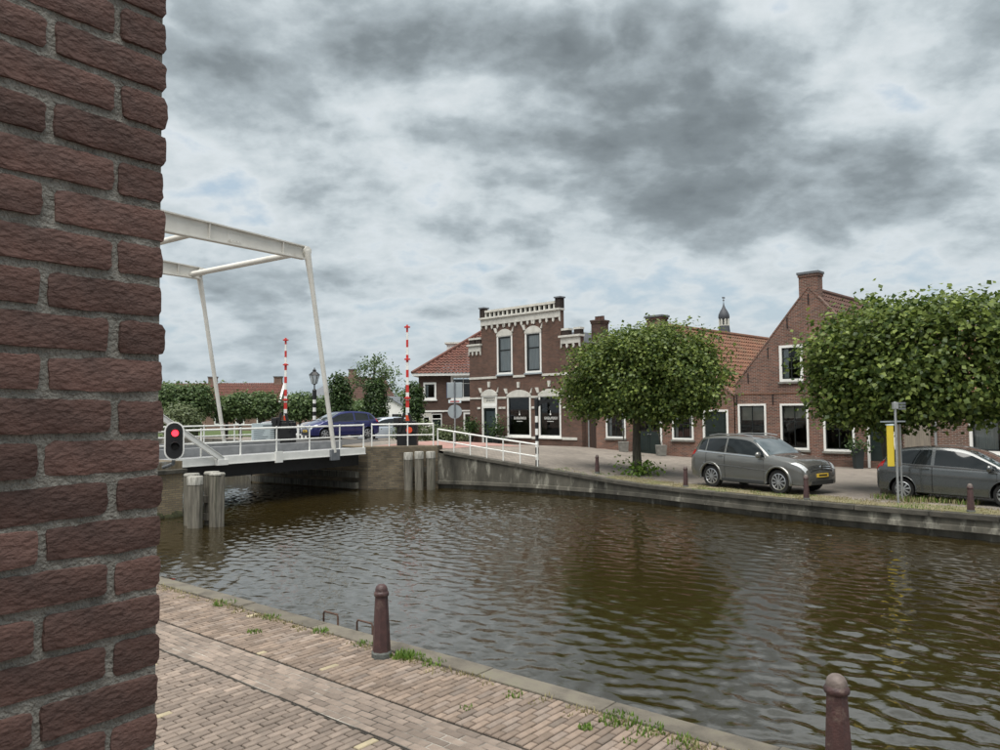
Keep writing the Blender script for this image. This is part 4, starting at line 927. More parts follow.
# --- ornate shop house
p = fac(19.0); sh = empty('shop_house', (p.x, p.y, 0.40), FROT, 'ornate dark brick shop house with white trim, arched windows and balustrade', 'house', 'houses along the far quay')
def H(s): return 19.0 - s
B0 = 0.40
def Z(z): return z - B0
xl, xr = H(23.5), H(14.3); cl, cr = H(22.35), H(15.75)
holes = [(H(22.35), H(21.0), Z(.42), Z(3.55)), (H(20.1), H(18.15), Z(.98), Z(3.45)), (H(17.5), H(15.8), Z(.98), Z(3.45)), (H(20.95), H(19.62), Z(4.82), Z(7.28)), (H(18.55), H(17.25), Z(4.82), Z(7.28))]
wall(sh, 'front_wall', 'brick_shop', xl, xr, -.6, Z(8.5), holes, th=0.3, inside=(lambda x, z: z < Z(6.75) or cl < x < cr, [cl, cr], [Z(6.75)]))
b = MB()
for x in (xl, xr): b.add([(x, .3, -.6), (x, 9, -.6), (x, 9, Z(6.4)), (x, .3, Z(6.4))], [(0, 1, 2, 3)])
b.add([(xl, 9, -.6), (xr, 9, -.6), (xr, 9, Z(6.4)), (xl, 9, Z(6.4))], [(0, 1, 2, 3)]); b.build('rear_walls', 'brick_shop', sh, fix=False)
b = MB(); hi = Z(7.35)
b.add([(xl, .35, Z(6.4)), (xr, .35, Z(6.4)), (xr, 9, Z(6.4)), (xl, 9, Z(6.4)), (xl + 2.2, 2.6, hi), (xr - 2.2, 2.6, hi), (xr - 2.2, 6.8, hi), (xl + 2.2, 6.8, hi)], [(0, 1, 5, 4), (1, 2, 6, 5), (2, 3, 7, 6), (3, 0, 4, 7), (4, 5, 6, 7)])
b.build('roof', 'slate', sh)
chimney(sh, H(14.75), H(13.75) - .35, 1.6, 2.4, Z(6.2), Z(7.75), 'brick_side', cap='brick_side', pots=3, capo=0.06)
def band(x0, x1, z0, z1, out=0.05, name='string_course', mat='trim_white'): return MB().box(x0, x1, -out, -0.002, z0, z1).build(name, mat, sh, bevel=0.008)
band(xl, H(20.98), Z(4.58), Z(4.72)); band(H(19.58), H(18.58), Z(4.58), Z(4.72)); band(H(17.22), xr, Z(4.58), Z(4.72)); 
band(xl, H(22.40), Z(3.30), Z(3.42)); band(H(20.95), H(20.15), Z(3.30), Z(3.42)); band(H(18.10), H(17.55), Z(3.30), Z(3.42)); band(H(15.75), H(14.6), Z(3.30), Z(3.42))
band(H(20.94), H(20.16), Z(.84), Z(.99)); band(H(15.72), H(14.62), Z(.84), Z(.99)); band(H(18.08), H(17.56), Z(.84), Z(.99))
for a in (22.62, 20.70, 20.38, 17.92, 17.72, 15.56, 14.75): band(H(a) - .13, H(a) + .13, Z(2.66), Z(2.79), 0.06, 'stone_block')
band(xl, H(22.45), Z(.0), Z(.42), 0.05, 'plinth', 'stone_planter'); band(H(20.9), xr, Z(.0), Z(.42), 0.05, 'plinth', 'stone_planter')
def arch(x0, x1, z, rise, th=0.10, out=0.06):
    """segmental stone arch panel with keystone and springers above an opening"""
    n = 10; w = (x1 - x0) / 2; cx = (x0 + x1) / 2
    top = [(cx - w + 2 * w * i / n, z + rise * (1 - ((2 * i / n) - 1) ** 2) + 0.10) for i in range(n + 1)]
    a = MB().prism([(x0, z - .03)] + [(x1, z - .03)] + top[::-1], -out, -0.002).build('arch', 'trim_white', sh)
    MB().prism([(cx - .075, z + rise + .22), (cx + .075, z + rise + .22), (cx + .11, z + rise + .58), (cx - .11, z + rise + .58)], -out - .03, -.002).build('keystone', 'trim_white', a)
    for sx in (-1, 1):
        e = cx + sx * (w + .03)
        MB().prism([(e - .03 if sx < 0 else e - .10, z + .18), (e + .10 if sx < 0 else e + .03, z + .18), (e + .02 * sx + .06, z + .50), (e + .14 * sx - .06, z + .50)][::1], -out - .02, -.002).build('springer', 'trim_white', a)
    return a
d = panel_door(sh, H(22.35), H(21.0), Z(.44), Z(2.86), transom=0, glass=.68, fw=.13, label='dark door with pale patterned glass')
gl = MB().box(H(22.35) + .24, H(21.0) - .24, 0.10, 0.105, Z(1.15), Z(2.55)); gl.build('lace_screen', 'sign_back', d)
b = MB().box(H(22.35), H(21.0), -.04, .10, Z(2.80), Z(2.92)); b.build('door_lintel', 'frame_white', d)
tp = frame_mb(H(22.35), H(21.0), Z(2.92), Z(3.55), .13, -.03, .10).build('transom_panel', 'frame_white', sh)
MB().box(H(22.35) + .14, H(21.0) - .14, .02, .05, Z(3.06), Z(3.41)).build('panel', 'stucco', tp)
b = MB()
for k in range(9): b.box(H(22.1) + k * .085 + .12, H(22.1) + k * .085 + .17, .008, .019, Z(3.15) + (k % 3) * .02, Z(3.22) + (k % 2) * .04)
b.box(H(22.0), H(21.35), .008, .019, Z(3.32), Z(3.335)); b.build('lettering', 'lead_grey', tp)
arch(H(22.40), H(20.95), Z(3.52), .30)
for (a, c) in ((20.1, 18.15), (17.5, 15.8)):
    w = window(sh, H(a), H(c), Z(.98), Z(3.45), 1, 1, fw=.10, sash='frame_dark', sw=.05, sill='frame_white')
    arch(H(a) - .03, H(c) + .03, Z(3.42), .30)
    b = MB(); cx = (H(a) + H(c)) / 2; zc = Z(2.02); rl = random.Random(5)   # small white window lettering, too small to read in the photograph
    b.lathe([(.055, 0), (.055, .01)], 10, (cx, .03, zc + .30), 'y'); b.box(cx - .012, cx + .012, .03, .04, zc + .34, zc + .52)
    for k in range(8):
        lx = cx - .46 + k * .13; hgt = .15; b.box(lx, lx + .022, .030, .038, zc, zc + hgt)
        if k % 2 == 0: b.box(lx, lx + .09, .030, .038, zc + hgt - .02, zc + hgt)
        if k % 3 != 1: b.box(lx, lx + .085, .030, .038, zc, zc + .02)
        b.box(lx + .07, lx + .09, .030, .038, zc, zc + hgt * (1 if k % 3 else .6))
    for k in range(10): b.box(cx - .24 + k * .05, cx - .24 + k * .05 + .03, .030, .038, zc - .14, zc - .10)
    b.build('window_lettering', 'frame_white', w)
for (a, c) in ((20.95, 19.62), (18.55, 17.25)):
    window(sh, H(a), H(c), Z(4.82), Z(7.28), 1, 2, fw=.11, sash='frame_dark', sw=.10, curtain=[(0.0, 1.0)], sill='sign_back', split=.62)
    arch(H(a) - .02, H(c) + .02, Z(7.25), .30)
# cornice with hanging corbels, balustrade
def cornice(x0, x1, z0, zt, teeth, out=.10):
    b = MB().box(x0, x1, -out, -.002, z0, zt - .12); b.box(x0 - .08, x1 + .08, -out - .10, .30, zt - .12, zt); c = b.build('cornice', 'trim_white', sh, bevel=.01)
    n = teeth; pt = (x1 - x0) / n
    for k in range(n + 1):
        x = x0 + k * pt; w = .075; MB().prism([(max(x0, x - w), z0 + .002), (max(x0, x - w), z0 - .16), (x, z0 - .26), (min(x1, x + w), z0 - .16), (min(x1, x + w), z0 + .002)], -out + .01, -.002).build('corbel', 'trim_white', c)
    return c
cornice(cl, cr, Z(7.98), Z(8.50), 13); cornice(xl, cl - .04, Z(6.38), Z(6.86), 3); cornice(cr + .04, xr, Z(6.38), Z(6.86), 3)
for x in (cl - .06, cr - .32): 
    MB().box(x, x + .38, -.10, .28, Z(8.50), Z(9.10)).build('pier', 'brick_dark', sh); MB().box(x - .06, x + .44, -.16, .34, Z(9.10), Z(9.18)).build('pier_cap', 'lead_grey', sh)
nb2 = 16
for k in range(nb2):
    x = cl + .40 + (cr - cl - .88) * (k + .0) / (nb2 - 1); MB().box(x - .06, x + .06, -.02, .14, Z(8.50), Z(8.82)).build('baluster', 'trim_white', sh)
MB().box(cl + .34, cr - .34, -.06, .20, Z(8.82), Z(8.96)).build('top_rail', 'stucco', sh)
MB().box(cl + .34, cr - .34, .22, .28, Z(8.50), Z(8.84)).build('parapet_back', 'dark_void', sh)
for x0_, x1_ in ((xl, xl + .5), (cl - .55, cl - .08), (cr + .10, cr + .6), (xr - .45, xr)):
    MB().box(x0_, x1_, -.03, .3, Z(6.86), Z(7.16)).build('shoulder_block', 'brick_dark', sh); MB().box(x0_ - .03, x1_ + .03, -.06, .33, Z(7.16), Z(7.28)).build('shoulder_cap', 'trim_white', sh)
MB().box(H(15.25), H(14.55), -.03, -.002, Z(2.92), Z(3.12)).build('street_nameplate', 'blue_plate', sh)
# brown gate and pipe between the shop and the low house
p = fac(13.8); gt = empty('side_gate', (p.x, p.y, 0.25), FROT, 'narrow dark brown side door with a pale drainpipe beside the shop house', 'gate')
MB().box(-.48, .46, .35, .6, -.3, 2.9).build('gate_wall', 'brick_shop', gt); MB().box(-.05, .44, .26, .34, .02, 2.45).build('leaf', 'door_brown', gt)
MB().tube([(-.22, .28, -.1), (-.22, .28, 4.6)], .05, 8).build('drainpipe', 'galvanised', gt, smooth=True)
for k in range(4): MB().box(-.05 + k * .123, -.05 + k * .123 + .115, .235, .26, .05, 2.42).build('plank', 'door_brown', gt)

# --- hipped house behind, left of the shop
hh = empty('hipped_house', (-1.9, 51.8, 0.42), R(-2.5), 'dark brick house with red tiled hipped roof left of the shop', 'house')
g0 = 0.42
holes = [(-3.42, -2.52, 3.38 - g0, 4.55 - g0), (-1.5, 0.2, 3.35 - g0, 5.0 - g0), (-2.85, -2.15, 0.45 - g0, 2.38 - g0), (-.65, .6, 0.9 - g0, 2.45 - g0), (-3.45, -2.98, 1.5 - g0, 2.2 - g0)]
wall(hh, 'front_wall', 'brick_side', -3.75, 5.2, -.6, 5.1 - g0, holes)
b = MB()
b.add([(-3.75, .26, -.6), (-3.75, 8.2, -.6), (-3.75, 8.2, 5.1 - g0), (-3.75, .26, 5.1 - g0)], [(0, 1, 2, 3)]); b.add([(5.2, .26, -.6), (5.2, 8.2, -.6), (5.2, 8.2, 5.1 - g0), (5.2, .26, 5.1 - g0)], [(0, 1, 2, 3)]); b.add([(-3.75, 8.2, -.6), (5.2, 8.2, -.6), (5.2, 8.2, 5.1 - g0), (-3.75, 8.2, 5.1 - g0)], [(0, 1, 2, 3)]); b.build('rear_walls', 'brick_side', hh, fix=False)
MB().box(-3.74, -1.95, -.03, -.002, -.4, 2.45 - g0 - .02).build('white_base', 'stucco', hh) if False else None
b = MB(); b.box(-3.75, -3.46, -.03, -.002, -.4, 2.46 - g0); b.box(-3.46, -2.87, -.03, -.002, -.4, 1.5 - g0 - .1); b.box(-3.46, -2.87, -.03, -.002, 2.2 - g0 + .02, 2.46 - g0); b.box(-2.97, -2.87, -.03, -.002, 1.4 - g0, 2.22 - g0); b.build('white_base', 'stucco', hh)
window(hh, -3.42, -2.52, 3.38 - g0, 4.55 - g0, 1, 1, fw=.13, curtain=[(0, .3)], sill='frame_white'); window(hh, -1.5, .2, 3.35 - g0, 5.0 - g0, 2, 2, fw=.12, sash='frame_white', split=.7, sill='frame_white')
window(hh, -.65, .6, .9 - g0, 2.45 - g0, 2, 2, fw=.12, split=.75, sill='frame_white'); window(hh, -3.45, -2.98, 1.5 - g0, 2.2 - g0, 1, 1, fw=.06, sill=None)
panel_door(hh, -2.85, -2.15, .47 - g0, 2.38 - g0, transom=.3, fw=.05, label='dark entrance door in a white surround')
b = MB().box(-3.85, -1.95, -.08, -.035, 2.50 - g0, 2.62 - g0); b.box(-1.95, 5.2, -.05, -.002, 2.52 - g0, 2.62 - g0); b.build('white_band', 'frame_white', hh)
MB().box(-4.15, 5.6, -.40, -.02, 5.0 - g0, 5.18 - g0).build('gutter_board', 'frame_white', hh); MB().box(-4.15, -3.77, -.02, 8.6, 5.0 - g0, 5.18 - g0).build('gutter_board', 'frame_white', hh)
ez = 5.17 - g0; rise = .72; Wd = 4.5                                     # half depth of the hip
cy = 4.1
tiles(hh, 'roof', 'tile_red', (-4.15, -.40, ez), (1, 0, 0), (0, 1, rise), 9.75, Wd * math.hypot(1, rise), [((-4.15, -.40, 0), (-1, 1, 0)), ((5.6, -.4, 0), (1, 1, 0))])
tiles(hh, 'roof', 'tile_red', (-4.15, -.40, ez), (0, 1, 0), (1, 0, rise), 9.0, Wd * math.hypot(1, rise), [((-4.15, -.40, 0), (1, -1, 0)), ((-4.15, 8.6, 0), (1, 1, 0))])
tiles(hh, 'roof', 'tile_red', (-4.15, 8.6, ez), (1, 0, 0), (0, -1, rise), 9.75, Wd * math.hypot(1, rise), [((-4.15, 8.6, 0), (-1, -1, 0)), ((5.6, 8.6, 0), (1, -1, 0))])
MB().tube([(-4.15, -.40, ez + .05), (-4.15 + Wd, Wd - .4, ez + rise * Wd + .05)], .12, 8).build('hip_ridge', 'tile_red', hh)
MB().box(-2.3, -.9, 4.6, 6.2, 6.2 - g0, 7.62 - g0).build('dormer', 'frame_white', hh); MB().box(-2.45, -.75, 4.45, 6.35, 7.62 - g0, 7.74 - g0).build('dormer_roof', 'stucco', hh)

# --- church spire far behind
cs = empty('church_tower', (45.1, 150, 0), R(20), 'slender slate church spire with white lantern rising behind the roofs', 'church tower')
MB().box(-2.2, 2.2, -2.2, 2.2, 0, 14.0).build('tower', 'brick_far', cs)
MB().lathe([(2.2, 14.0), (1.55, 15.4), (1.30, 16.9), (1.02, 19.0)], 8).build('spire_base', 'slate', cs)
for k in range(8):
    a = 2 * math.pi * (k + .5) / 8; MB().box(.88 * math.cos(a) - .13, .88 * math.cos(a) + .13, .88 * math.sin(a) - .13, .88 * math.sin(a) + .13, 19.0, 20.4).build('lantern_post', 'trim_white', cs)
MB().lathe([(1.05, 19.0), (1.05, 19.12)], 8).build('lantern_floor', 'trim_white', cs)
MB().lathe([(0.45, 19.1), (0.45, 20.4)], 8).build('lantern_core', 'lead_grey', cs)
MB().lathe([(0.98, 20.35), (1.12, 20.7), (1.05, 21.3), (.72, 22.0), (.36, 22.6), (.14, 23.2), (.06, 23.7)], 12).build('onion_dome', 'slate', cs, smooth=True)
MB().tube([(0, 0, 23.6), (0, 0, 24.8)], .06, 6).build('finial', 'lead_grey', cs); MB().lathe([(.05, 24.0), (.22, 24.2), (.05, 24.4)], 8).build('finial_ball', 'lead_grey', cs)
MB().box(-.35, .35, -.03, .03, 24.55, 24.85).build('weather_vane', 'lead_grey', cs)

# --- long low house far left
fh = empty('far_house', (-33.5, 95, 0.3), R(6), 'long low house with red roof and two end chimneys beyond the drawbridge', 'house')
holes = [(-13 + k * 2.6, -13 + k * 2.6 + 1.1, .8, 2.6) for k in range(7)]
wall(fh, 'front_wall', 'brick_far', -14, 5.2, -1, 3.3, holes)
for h in holes: window(fh, *h, 2, 2, fw=.14, sill=None)
wall(fh, 'side_wall', 'brick_far', -14, 5.2, -1, 3.2, (), y0=8)
for x in (-14, 5.2): MB().prism([(0, -1), (8.2, -1), (8.2, 3.3), (4.1, 6.1), (0, 3.3)], 0, .2).build('gable_wall', 'brick_far', fh).matrix_local = Matrix.Translation((x, 0, 0)) @ Matrix.Rotation(R(90), 4, 'Z')
tiles(fh, 'roof', 'tile_red', (-14.1, -.3, 3.1), (1, 0, 0), (0, 4.4, 3.1), 19.2, 5.38); tiles(fh, 'roof', 'tile_red', (-14.1, 8.5, 3.1), (1, 0, 0), (0, -4.4, 3.1), 19.2, 5.38)
chimney(fh, -4.4, -3.4, 3.7, 4.5, 5.4, 7.0, 'brick_far'); chimney(fh, 4.0, 5.0, 3.7, 4.5, 5.4, 7.0, 'brick_far')
b = MB().bar((5.35, -.35, 3.15), (5.35, 4.1, 6.25), .25, .08); b.build('white_verge', 'frame_white', fh)
fh2 = empty('far_house', (-20.5, 99, 0.3), R(-38), 'narrow gabled brick house at the right end of the far red roof', 'house')
MB().prism([(-2.6, -1), (2.6, -1), (2.6, 3.6), (0, 6.9), (-2.6, 3.6)], 0, 7).build('walls', 'brick_far', fh2)
for x in (-1.7, .6): 
    w = frame_mb(x, x + 1.1, .8, 2.6, .12, -.06, -.005).build('window', 'frame_white', fh2); MB().box(x + .12, x + .98, -.03, -.004, .92, 2.48).build('pane', 'car_glass', w)
for sx in (-1, 1): tiles(fh2, 'roof', 'tile_brown', (sx * 2.8, -.1, 3.4), (0, 1, 0), (-sx * 2.7, 0, 3.45), 7.2, 4.45)
chimney(fh2, -.4, .4, 1.0, 1.7, 6.0, 7.9, 'brick_far')
fh3 = empty('far_hall', (-27, 120, 0.3), R(10), 'grey roofed hall with a low pyramid top far behind the lantern post', 'hall')
MB().box(-5.5, 7.5, 0, 9, -1, 3.6).build('walls', 'brick_far', fh3)
MB().add([(-6, -.5, 3.6), (8, -.5, 3.6), (8, 9.5, 3.6), (-6, 9.5, 3.6), (-1.5, 4.5, 6.6), (3.5, 4.5, 6.6)], [(0, 1, 5, 4), (1, 2, 5), (2, 3, 4, 5), (3, 0, 4)]).build('roof', 'lead_grey', fh3)
MB().lathe([(1.6, 6.0), (.1, 7.2)], 4, (1, 4.5, 0)).build('roof_top', 'stucco', fh3)
fh4 = empty('far_house', (-14.7, 98, 0.4), R(-12), 'small white house with grey roof between the garden trees', 'house')
MB().prism([(-3.2, -1), (3.2, -1), (3.2, 2.2), (0, 4.0), (-3.2, 2.2)], 0, 8).build('walls', 'frame_white', fh4)
MB().bar((-3.4, 4, 2.15), (0, 4, 4.1), 8.6, .12).build('roof', 'lead_grey', fh4); MB().bar((3.4, 4, 2.15), (0, 4, 4.1), 8.6, .12).build('roof', 'lead_grey', fh4)
for x in (-2.2, .6): MB().box(x, x + 1.3, -.04, -.004, .6, 1.8).build('window', 'car_glass', fh4)
# ------------------------------------------------------------------ trees
def crown_mesh(name, mat, lobes, n, leaf, seed, expo=2.6, lump=0.16, inner=0.22, droop=0.35, skip=None, clump=60):
    """many small folded leaves spread through rounded-box lobes [(centre, half sizes, share)]"""
    rs_ = np.random.RandomState(seed); out_p = []; out_n = []
    tot = sum(l[2] for l in lobes)
    for (c, h, share) in lobes:
        k = int(n * share / tot); d = rs_.normal(size=(k, 3)); d /= np.linalg.norm(d, axis=1)[:, None]
        q_ = (np.abs(d) ** expo).sum(1) ** (-1 / expo); base = d * q_[:, None]
        ph = rs_.rand(12) * 6.28
        w = base * np.array(h)
        nz = (np.sin(w[:, 0] * 2.3 + ph[0] + np.sin(w[:, 1] * 1.7 + ph[1])) * np.sin(w[:, 2] * 2.6 + ph[2] + np.sin(w[:, 0] * 1.3 + ph[3]))
              + 0.7 * np.sin(w[:, 0] * 5.1 + ph[4] + w[:, 1] * 2.2) * np.sin(w[:, 2] * 5.6 + ph[5] + w[:, 1] * 3.9 + ph[6]) + 0.5 * np.sin(w[:, 0] * 9.1 + w[:, 2] * 7.3 + ph[7]) * np.sin(w[:, 1] * 8.7 + ph[8]))
        rad = 1 + lump * nz - np.abs(rs_.normal(0, 0.10, k))
        ins = rs_.rand(k) < inner; rad[ins] *= rs_.uniform(0.35, 0.95, ins.sum())
        pts_ = w * rad[:, None]
        if clump:
            # leaves gather into sprays: each spray is a flattened puff round a point of the shell
            kc = max(12, int(k / clump)); sp = rs_.randint(0, k, kc); cen = pts_[sp] * rs_.uniform(0.80, 1.10, (kc, 1)); who = rs_.randint(0, kc, k)
            sz = rs_.uniform(0.6, 1.35, kc)[who][:, None] * leaf * 1.75
            pts_ = np.where((rs_.rand(k) < 0.82)[:, None], cen[who] + rs_.normal(0, 1, (k, 3)) * sz * np.array([1.0, 1.0, 0.62]), pts_)
            base = np.where(True, (0.55 * base[sp][who] + 0.45 * base), base)
        out_p.append(pts_ + np.array(c)); nn = base / np.array(h); nn /= np.linalg.norm(nn, axis=1)[:, None] + 1e-9; out_n.append(nn)
    P_ = np.vstack(out_p); N_ = np.vstack(out_n); n = len(P_)
    # leaves hang in small sprays: pull them towards spray centres
    g_ = rs_.normal(0, leaf * 0.9, (n, 3)); P_ = P_ + g_
    if skip is not None: ok = ~skip(P_); P_, N_ = P_[ok], N_[ok]; n = len(P_)
    nrm = N_ * 0.75 + np.array([0, 0, 0.55]) + rs_.normal(0, 0.55, (n, 3)); nrm /= np.linalg.norm(nrm, axis=1)[:, None]
    dr = rs_.normal(0, 1, (n, 3)) + N_ * 0.5 - np.array([0, 0, droop * 2]); dr -= nrm * (dr * nrm).sum(1)[:, None]; dr /= np.linalg.norm(dr, axis=1)[:, None]
    sd = np.cross(dr, nrm); L = leaf * rs_.uniform(0.7, 1.3, n)[:, None]; Wd_ = L * 0.42
    v0 = P_; v1 = P_ + dr * L * 0.42 - sd * Wd_ + nrm * L * 0.10; v2 = P_ + dr * L; v3 = P_ + dr * L * 0.42 + sd * Wd_ + nrm * L * 0.10
    V_ = np.stack([v0, v1, v2, v3], 1).reshape(-1, 3); i = np.arange(n) * 4
    F_ = np.stack([i, i + 1, i + 2, i, i + 2, i + 3], 1).reshape(-1, 3)
    me = bpy.data.meshes.new(name); me.vertices.add(len(V_)); me.vertices.foreach_set('co', V_.astype(np.float32).ravel())
    me.loops.add(F_.size); me.loops.foreach_set('vertex_index', F_.astype(np.int32).ravel()); me.polygons.add(len(F_))
    me.polygons.foreach_set('loop_start', np.arange(0, F_.size, 3, dtype=np.int32)); me.polygons.foreach_set('loop_total', np.full(len(F_), 3, dtype=np.int32))
    me.update(); me.materials.append(M[mat]); return me
def trunk_mb(h, r, seed, limbs, spread, top, lean=0.06):
    r_ = random.Random(seed); b = MB(); pts = [(0, 0, -0.3), (0, 0, 0.0), (r_.uniform(-lean, lean), r_.uniform(-lean, lean), h * 0.5), (r_.uniform(-lean, lean), r_.uniform(-lean, lean), h), (0, 0, top)]
    b.tube(pts, [r * 1.35, r * 1.2, r * 0.95, r * 0.85, r * 0.3], 12)
    for k in range(limbs):
        a = 6.28 * k / limbs + r_.uniform(-.3, .3); z0 = h + (top - h) * r_.uniform(0, .55); ln = r_.uniform(.6, 1.0)
        e = (math.cos(a) * spread[0] * ln, math.sin(a) * spread[1] * ln, z0 + r_.uniform(.3, 1.1))
        mid_ = (e[0] * .5, e[1] * .5, z0 + .35); b.tube([(0, 0, z0 - .1), mid_, e], [r * .45, r * .32, r * .10], 7)
        for q_ in range(3):
            a2 = a + r_.uniform(-.9, .9); b.tube([mid_, (mid_[0] + math.cos(a2) * spread[0] * .4, mid_[1] + math.sin(a2) * spread[1] * .4, mid_[2] + r_.uniform(-.2, .9))], [r * .2, r * .05], 5)
    return b
def tree(name, loc, rz, label, group, h, r, limbs, spread, top, lobes, n, leaf, mat, seed, **k):
    o = empty(name, loc, rz, label, 'tree', group)
    trunk_mb(h, r, seed, limbs, spread, top).build('trunk', 'bark', o, smooth='all')
    link('crown', crown_mesh(name + '_crown', mat, lobes, n, leaf, seed, **k), o); return o
tree('lime_tree', (5.20, 28.7, hz(5.2, 28.7)), CAN_ROT, 'clipped lime tree with a broad flat crown in front of the low house', 'clipped lime trees on the far quay', 2.2, 0.165, 11, (2.7, 1.6), 5.2,
     [((0.30, 0.1, 3.80), (2.80, 1.70, 1.48), 1.0), ((0.3, 0.0, 4.62), (2.2, 1.4, 0.85), 0.35), ((-1.4, -.2, 3.0), (1.35, 1.2, 0.75), .2), ((1.65, .1, 3.0), (1.45, 1.2, 0.85), .2), ((.3, 0, 2.45), (.7, .7, .4), .03), ((1.2, -.6, 2.3), (.45, .4, .4), .02)], 42000, 0.125, 'leaf_lime', 21, lump=0.13, expo=3.0, inner=.12)
tree('lime_tree', (11.55, 22.5, 0.0), CAN_ROT, 'clipped lime tree with a dense boxy crown at the right edge of the photo', 'clipped lime trees on the far quay', 2.1, 0.19, 9, (2.8, 1.5), 5.2,
     [((1.15, 0.0, 3.92), (2.95, 1.5, 1.62), 1.0), ((.3, -.1, 2.85), (1.6, 1.1, .70), .15), ((-0.6, 0, 3.2), (1.5, 1.2, 1.2), .15)], 36000, 0.150, 'leaf_lime', 22, expo=3.2, lump=0.10, inner=.12)
# pollarded row beyond the bridge and garden trees
def small_tree(name, x, y, top, bot, w, label, group, mat='leaf_hazy', n=3500, leaf=0.22, expo=2.8, seed=1, clump=0):
    z = hz(x, y); hc = (top - bot) / 2
    return tree(name, (x, y, z), random.Random(seed).uniform(0, 3), label, group, max(.4, bot - z), .13, 5, (w * .6, w * .6), max(top - z - .4, bot - z + .3), [((0, 0, (top + bot) / 2 - z), (w, w, hc), 1)], n, leaf, mat, seed, expo=expo, clump=clump, lump=.10)
row = [(-26.6, 60.5, 4.75, 2.5, 1.30, 'leftmost clipped tree of the row, right beside the brick wall'), (-24.6, 60.8, 4.65, 2.5, 1.05, 'second clipped tree from the brick wall beyond the drawbridge'), (-23.0, 63, 3.7, 2.2, .75, 'clipped tree behind the far hanging rod of the drawbridge'),
       (-21.6, 62.5, 4.0, 2.4, .95, 'round clipped tree in front of the red roofed far house'), (-19.7, 62.5, 4.0, 2.35, .95, 'clipped tree just left of the far striped barrier pole'), (-16.9, 63.5, 4.0, 2.2, 1.1, 'clipped tree between the far barrier pole and the lantern post'), (-15.1, 66, 3.7, 2.2, .8, 'small clipped tree right behind the lantern post')]
for i, (x, y, t, b_, w, l) in enumerate(row): small_tree('clipped_tree', x, y, t, b_, w, l, 'clipped trees beyond the bridge', seed=40 + i, n=4200, expo=4.0)
small_tree('willow_bush', -24.3, 57, 3.2, 0.9, 1.5, 'pale green willowy bush seen through the bridge railing', None, 'leaf_willow', 3500, .2, 2.0, 60)
small_tree('hornbeam_tree', -10.7, 50, 4.9, 1.5, .65, 'narrow columnar dark tree above the blue car', 'columnar trees by the bridge', 'leaf_dark', 5200, .16, 3.0, 61)
small_tree('hornbeam_tree', -8.45, 51, 4.75, 1.4, .62, 'columnar dark tree right of the blue car roof', 'columnar trees by the bridge', 'leaf_dark', 5200, .16, 3.0, 62)
small_tree('hornbeam_tree', -5.5, 47.5, 4.4, 1.4, .45, 'columnar dark tree behind the near striped barrier pole', 'columnar trees by the bridge', 'leaf_dark', 4200, .16, 3.0, 63)
tree('ash_tree', (-12.6, 75, .3), 0, 'tall loose crowned tree with airy branches behind the columnar trees', None, 4.0, .2, 8, (2.2, 2.0), 7.0, [((-.9, 0, 6.6), (.9, .8, .8), .25), ((1.0, 0, 6.2), (1.1, .9, .75), .3), ((.1, 0, 7.3), (.8, .7, .55), .2), ((-1.6, .2, 5.4), (.7, .7, .5), .15), ((1.9, .1, 5.0), (.7, .7, .6), .15)], 1300, .22, 'leaf_hazy', 70, lump=.3, inner=.4, clump=16)
small_tree('garden_tree', -11.6, 64, 3.3, 1.0, .9, 'broad pale green tree between the two columnar trees', None, 'leaf_hazy', 4500, .22, 2.2, 71)
small_tree('garden_tree', -15.0, 78, 3.6, .8, 1.4, 'broad tree in the distance left of the columnar trees', None, 'leaf_hazy', 4000, .26, 2.2, 72)
for i, (x, y, t, w) in enumerate([(-44, 120, 7, 6), (-60, 130, 7.5, 7), (-3.5, 120, 5.5, 5), (-22, 150, 6.5, 7), (-10, 140, 5.6, 5)]):
    small_tree('distant_tree', x, y, t, .3, w, ['distant tree far left beyond the row houses', 'farthest left tree behind the brick wall edge', 'low distant tree behind the near barrier box', 'wide distant tree behind the lantern post', 'low distant tree behind the white house'][i], 'distant trees', 'leaf_hazy', 3500, .5, 2.2, 80 + i)
def shrub(x, y, h, w, label, mat='leaf_lime', n=700, leaf=.12, name='shrub', group=None, seed=1, z=None):
    z = hz(x, y) if z is None else z
    o = empty(name, (x, y, z), 0, label, 'shrub', group)
    link('foliage', crown_mesh('foliage', mat, [((0, 0, h * .5), (w, w, h * .5), 1)], n, leaf, seed, expo=2.2, lump=.25, inner=.4), o)
    b = MB(); r_ = random.Random(seed)
    for k in range(5): b.tube([(r_.uniform(-.05, .05), r_.uniform(-.05, .05), -.05), (r_.uniform(-w, w) * .5, r_.uniform(-w, w) * .5, h * .7)], [.02, .006], 5)
    b.build('stems', 'bark', o); return o
for i, (x, y, h, w, l) in enumerate([(-5.6, 45.2, 1.25, .8, 'light green shrub right of the black barrier box'), (-4.6, 45.4, 1.1, .75, 'bushy green shrub in front of the white house base'), (-3.5, 45.0, 1.0, .7, 'low green shrub left of the grey sign pole'), (-2.6, 44.6, .8, .55, 'small green shrub behind the grey round sign')]):
    shrub(x, y, h, w, l, 'leaf_willow', 1100, .12, group='shrubs in front of the hipped house', seed=90 + i)
q1 = fac(22.95, -.6); q2 = fac(20.55, -.55)
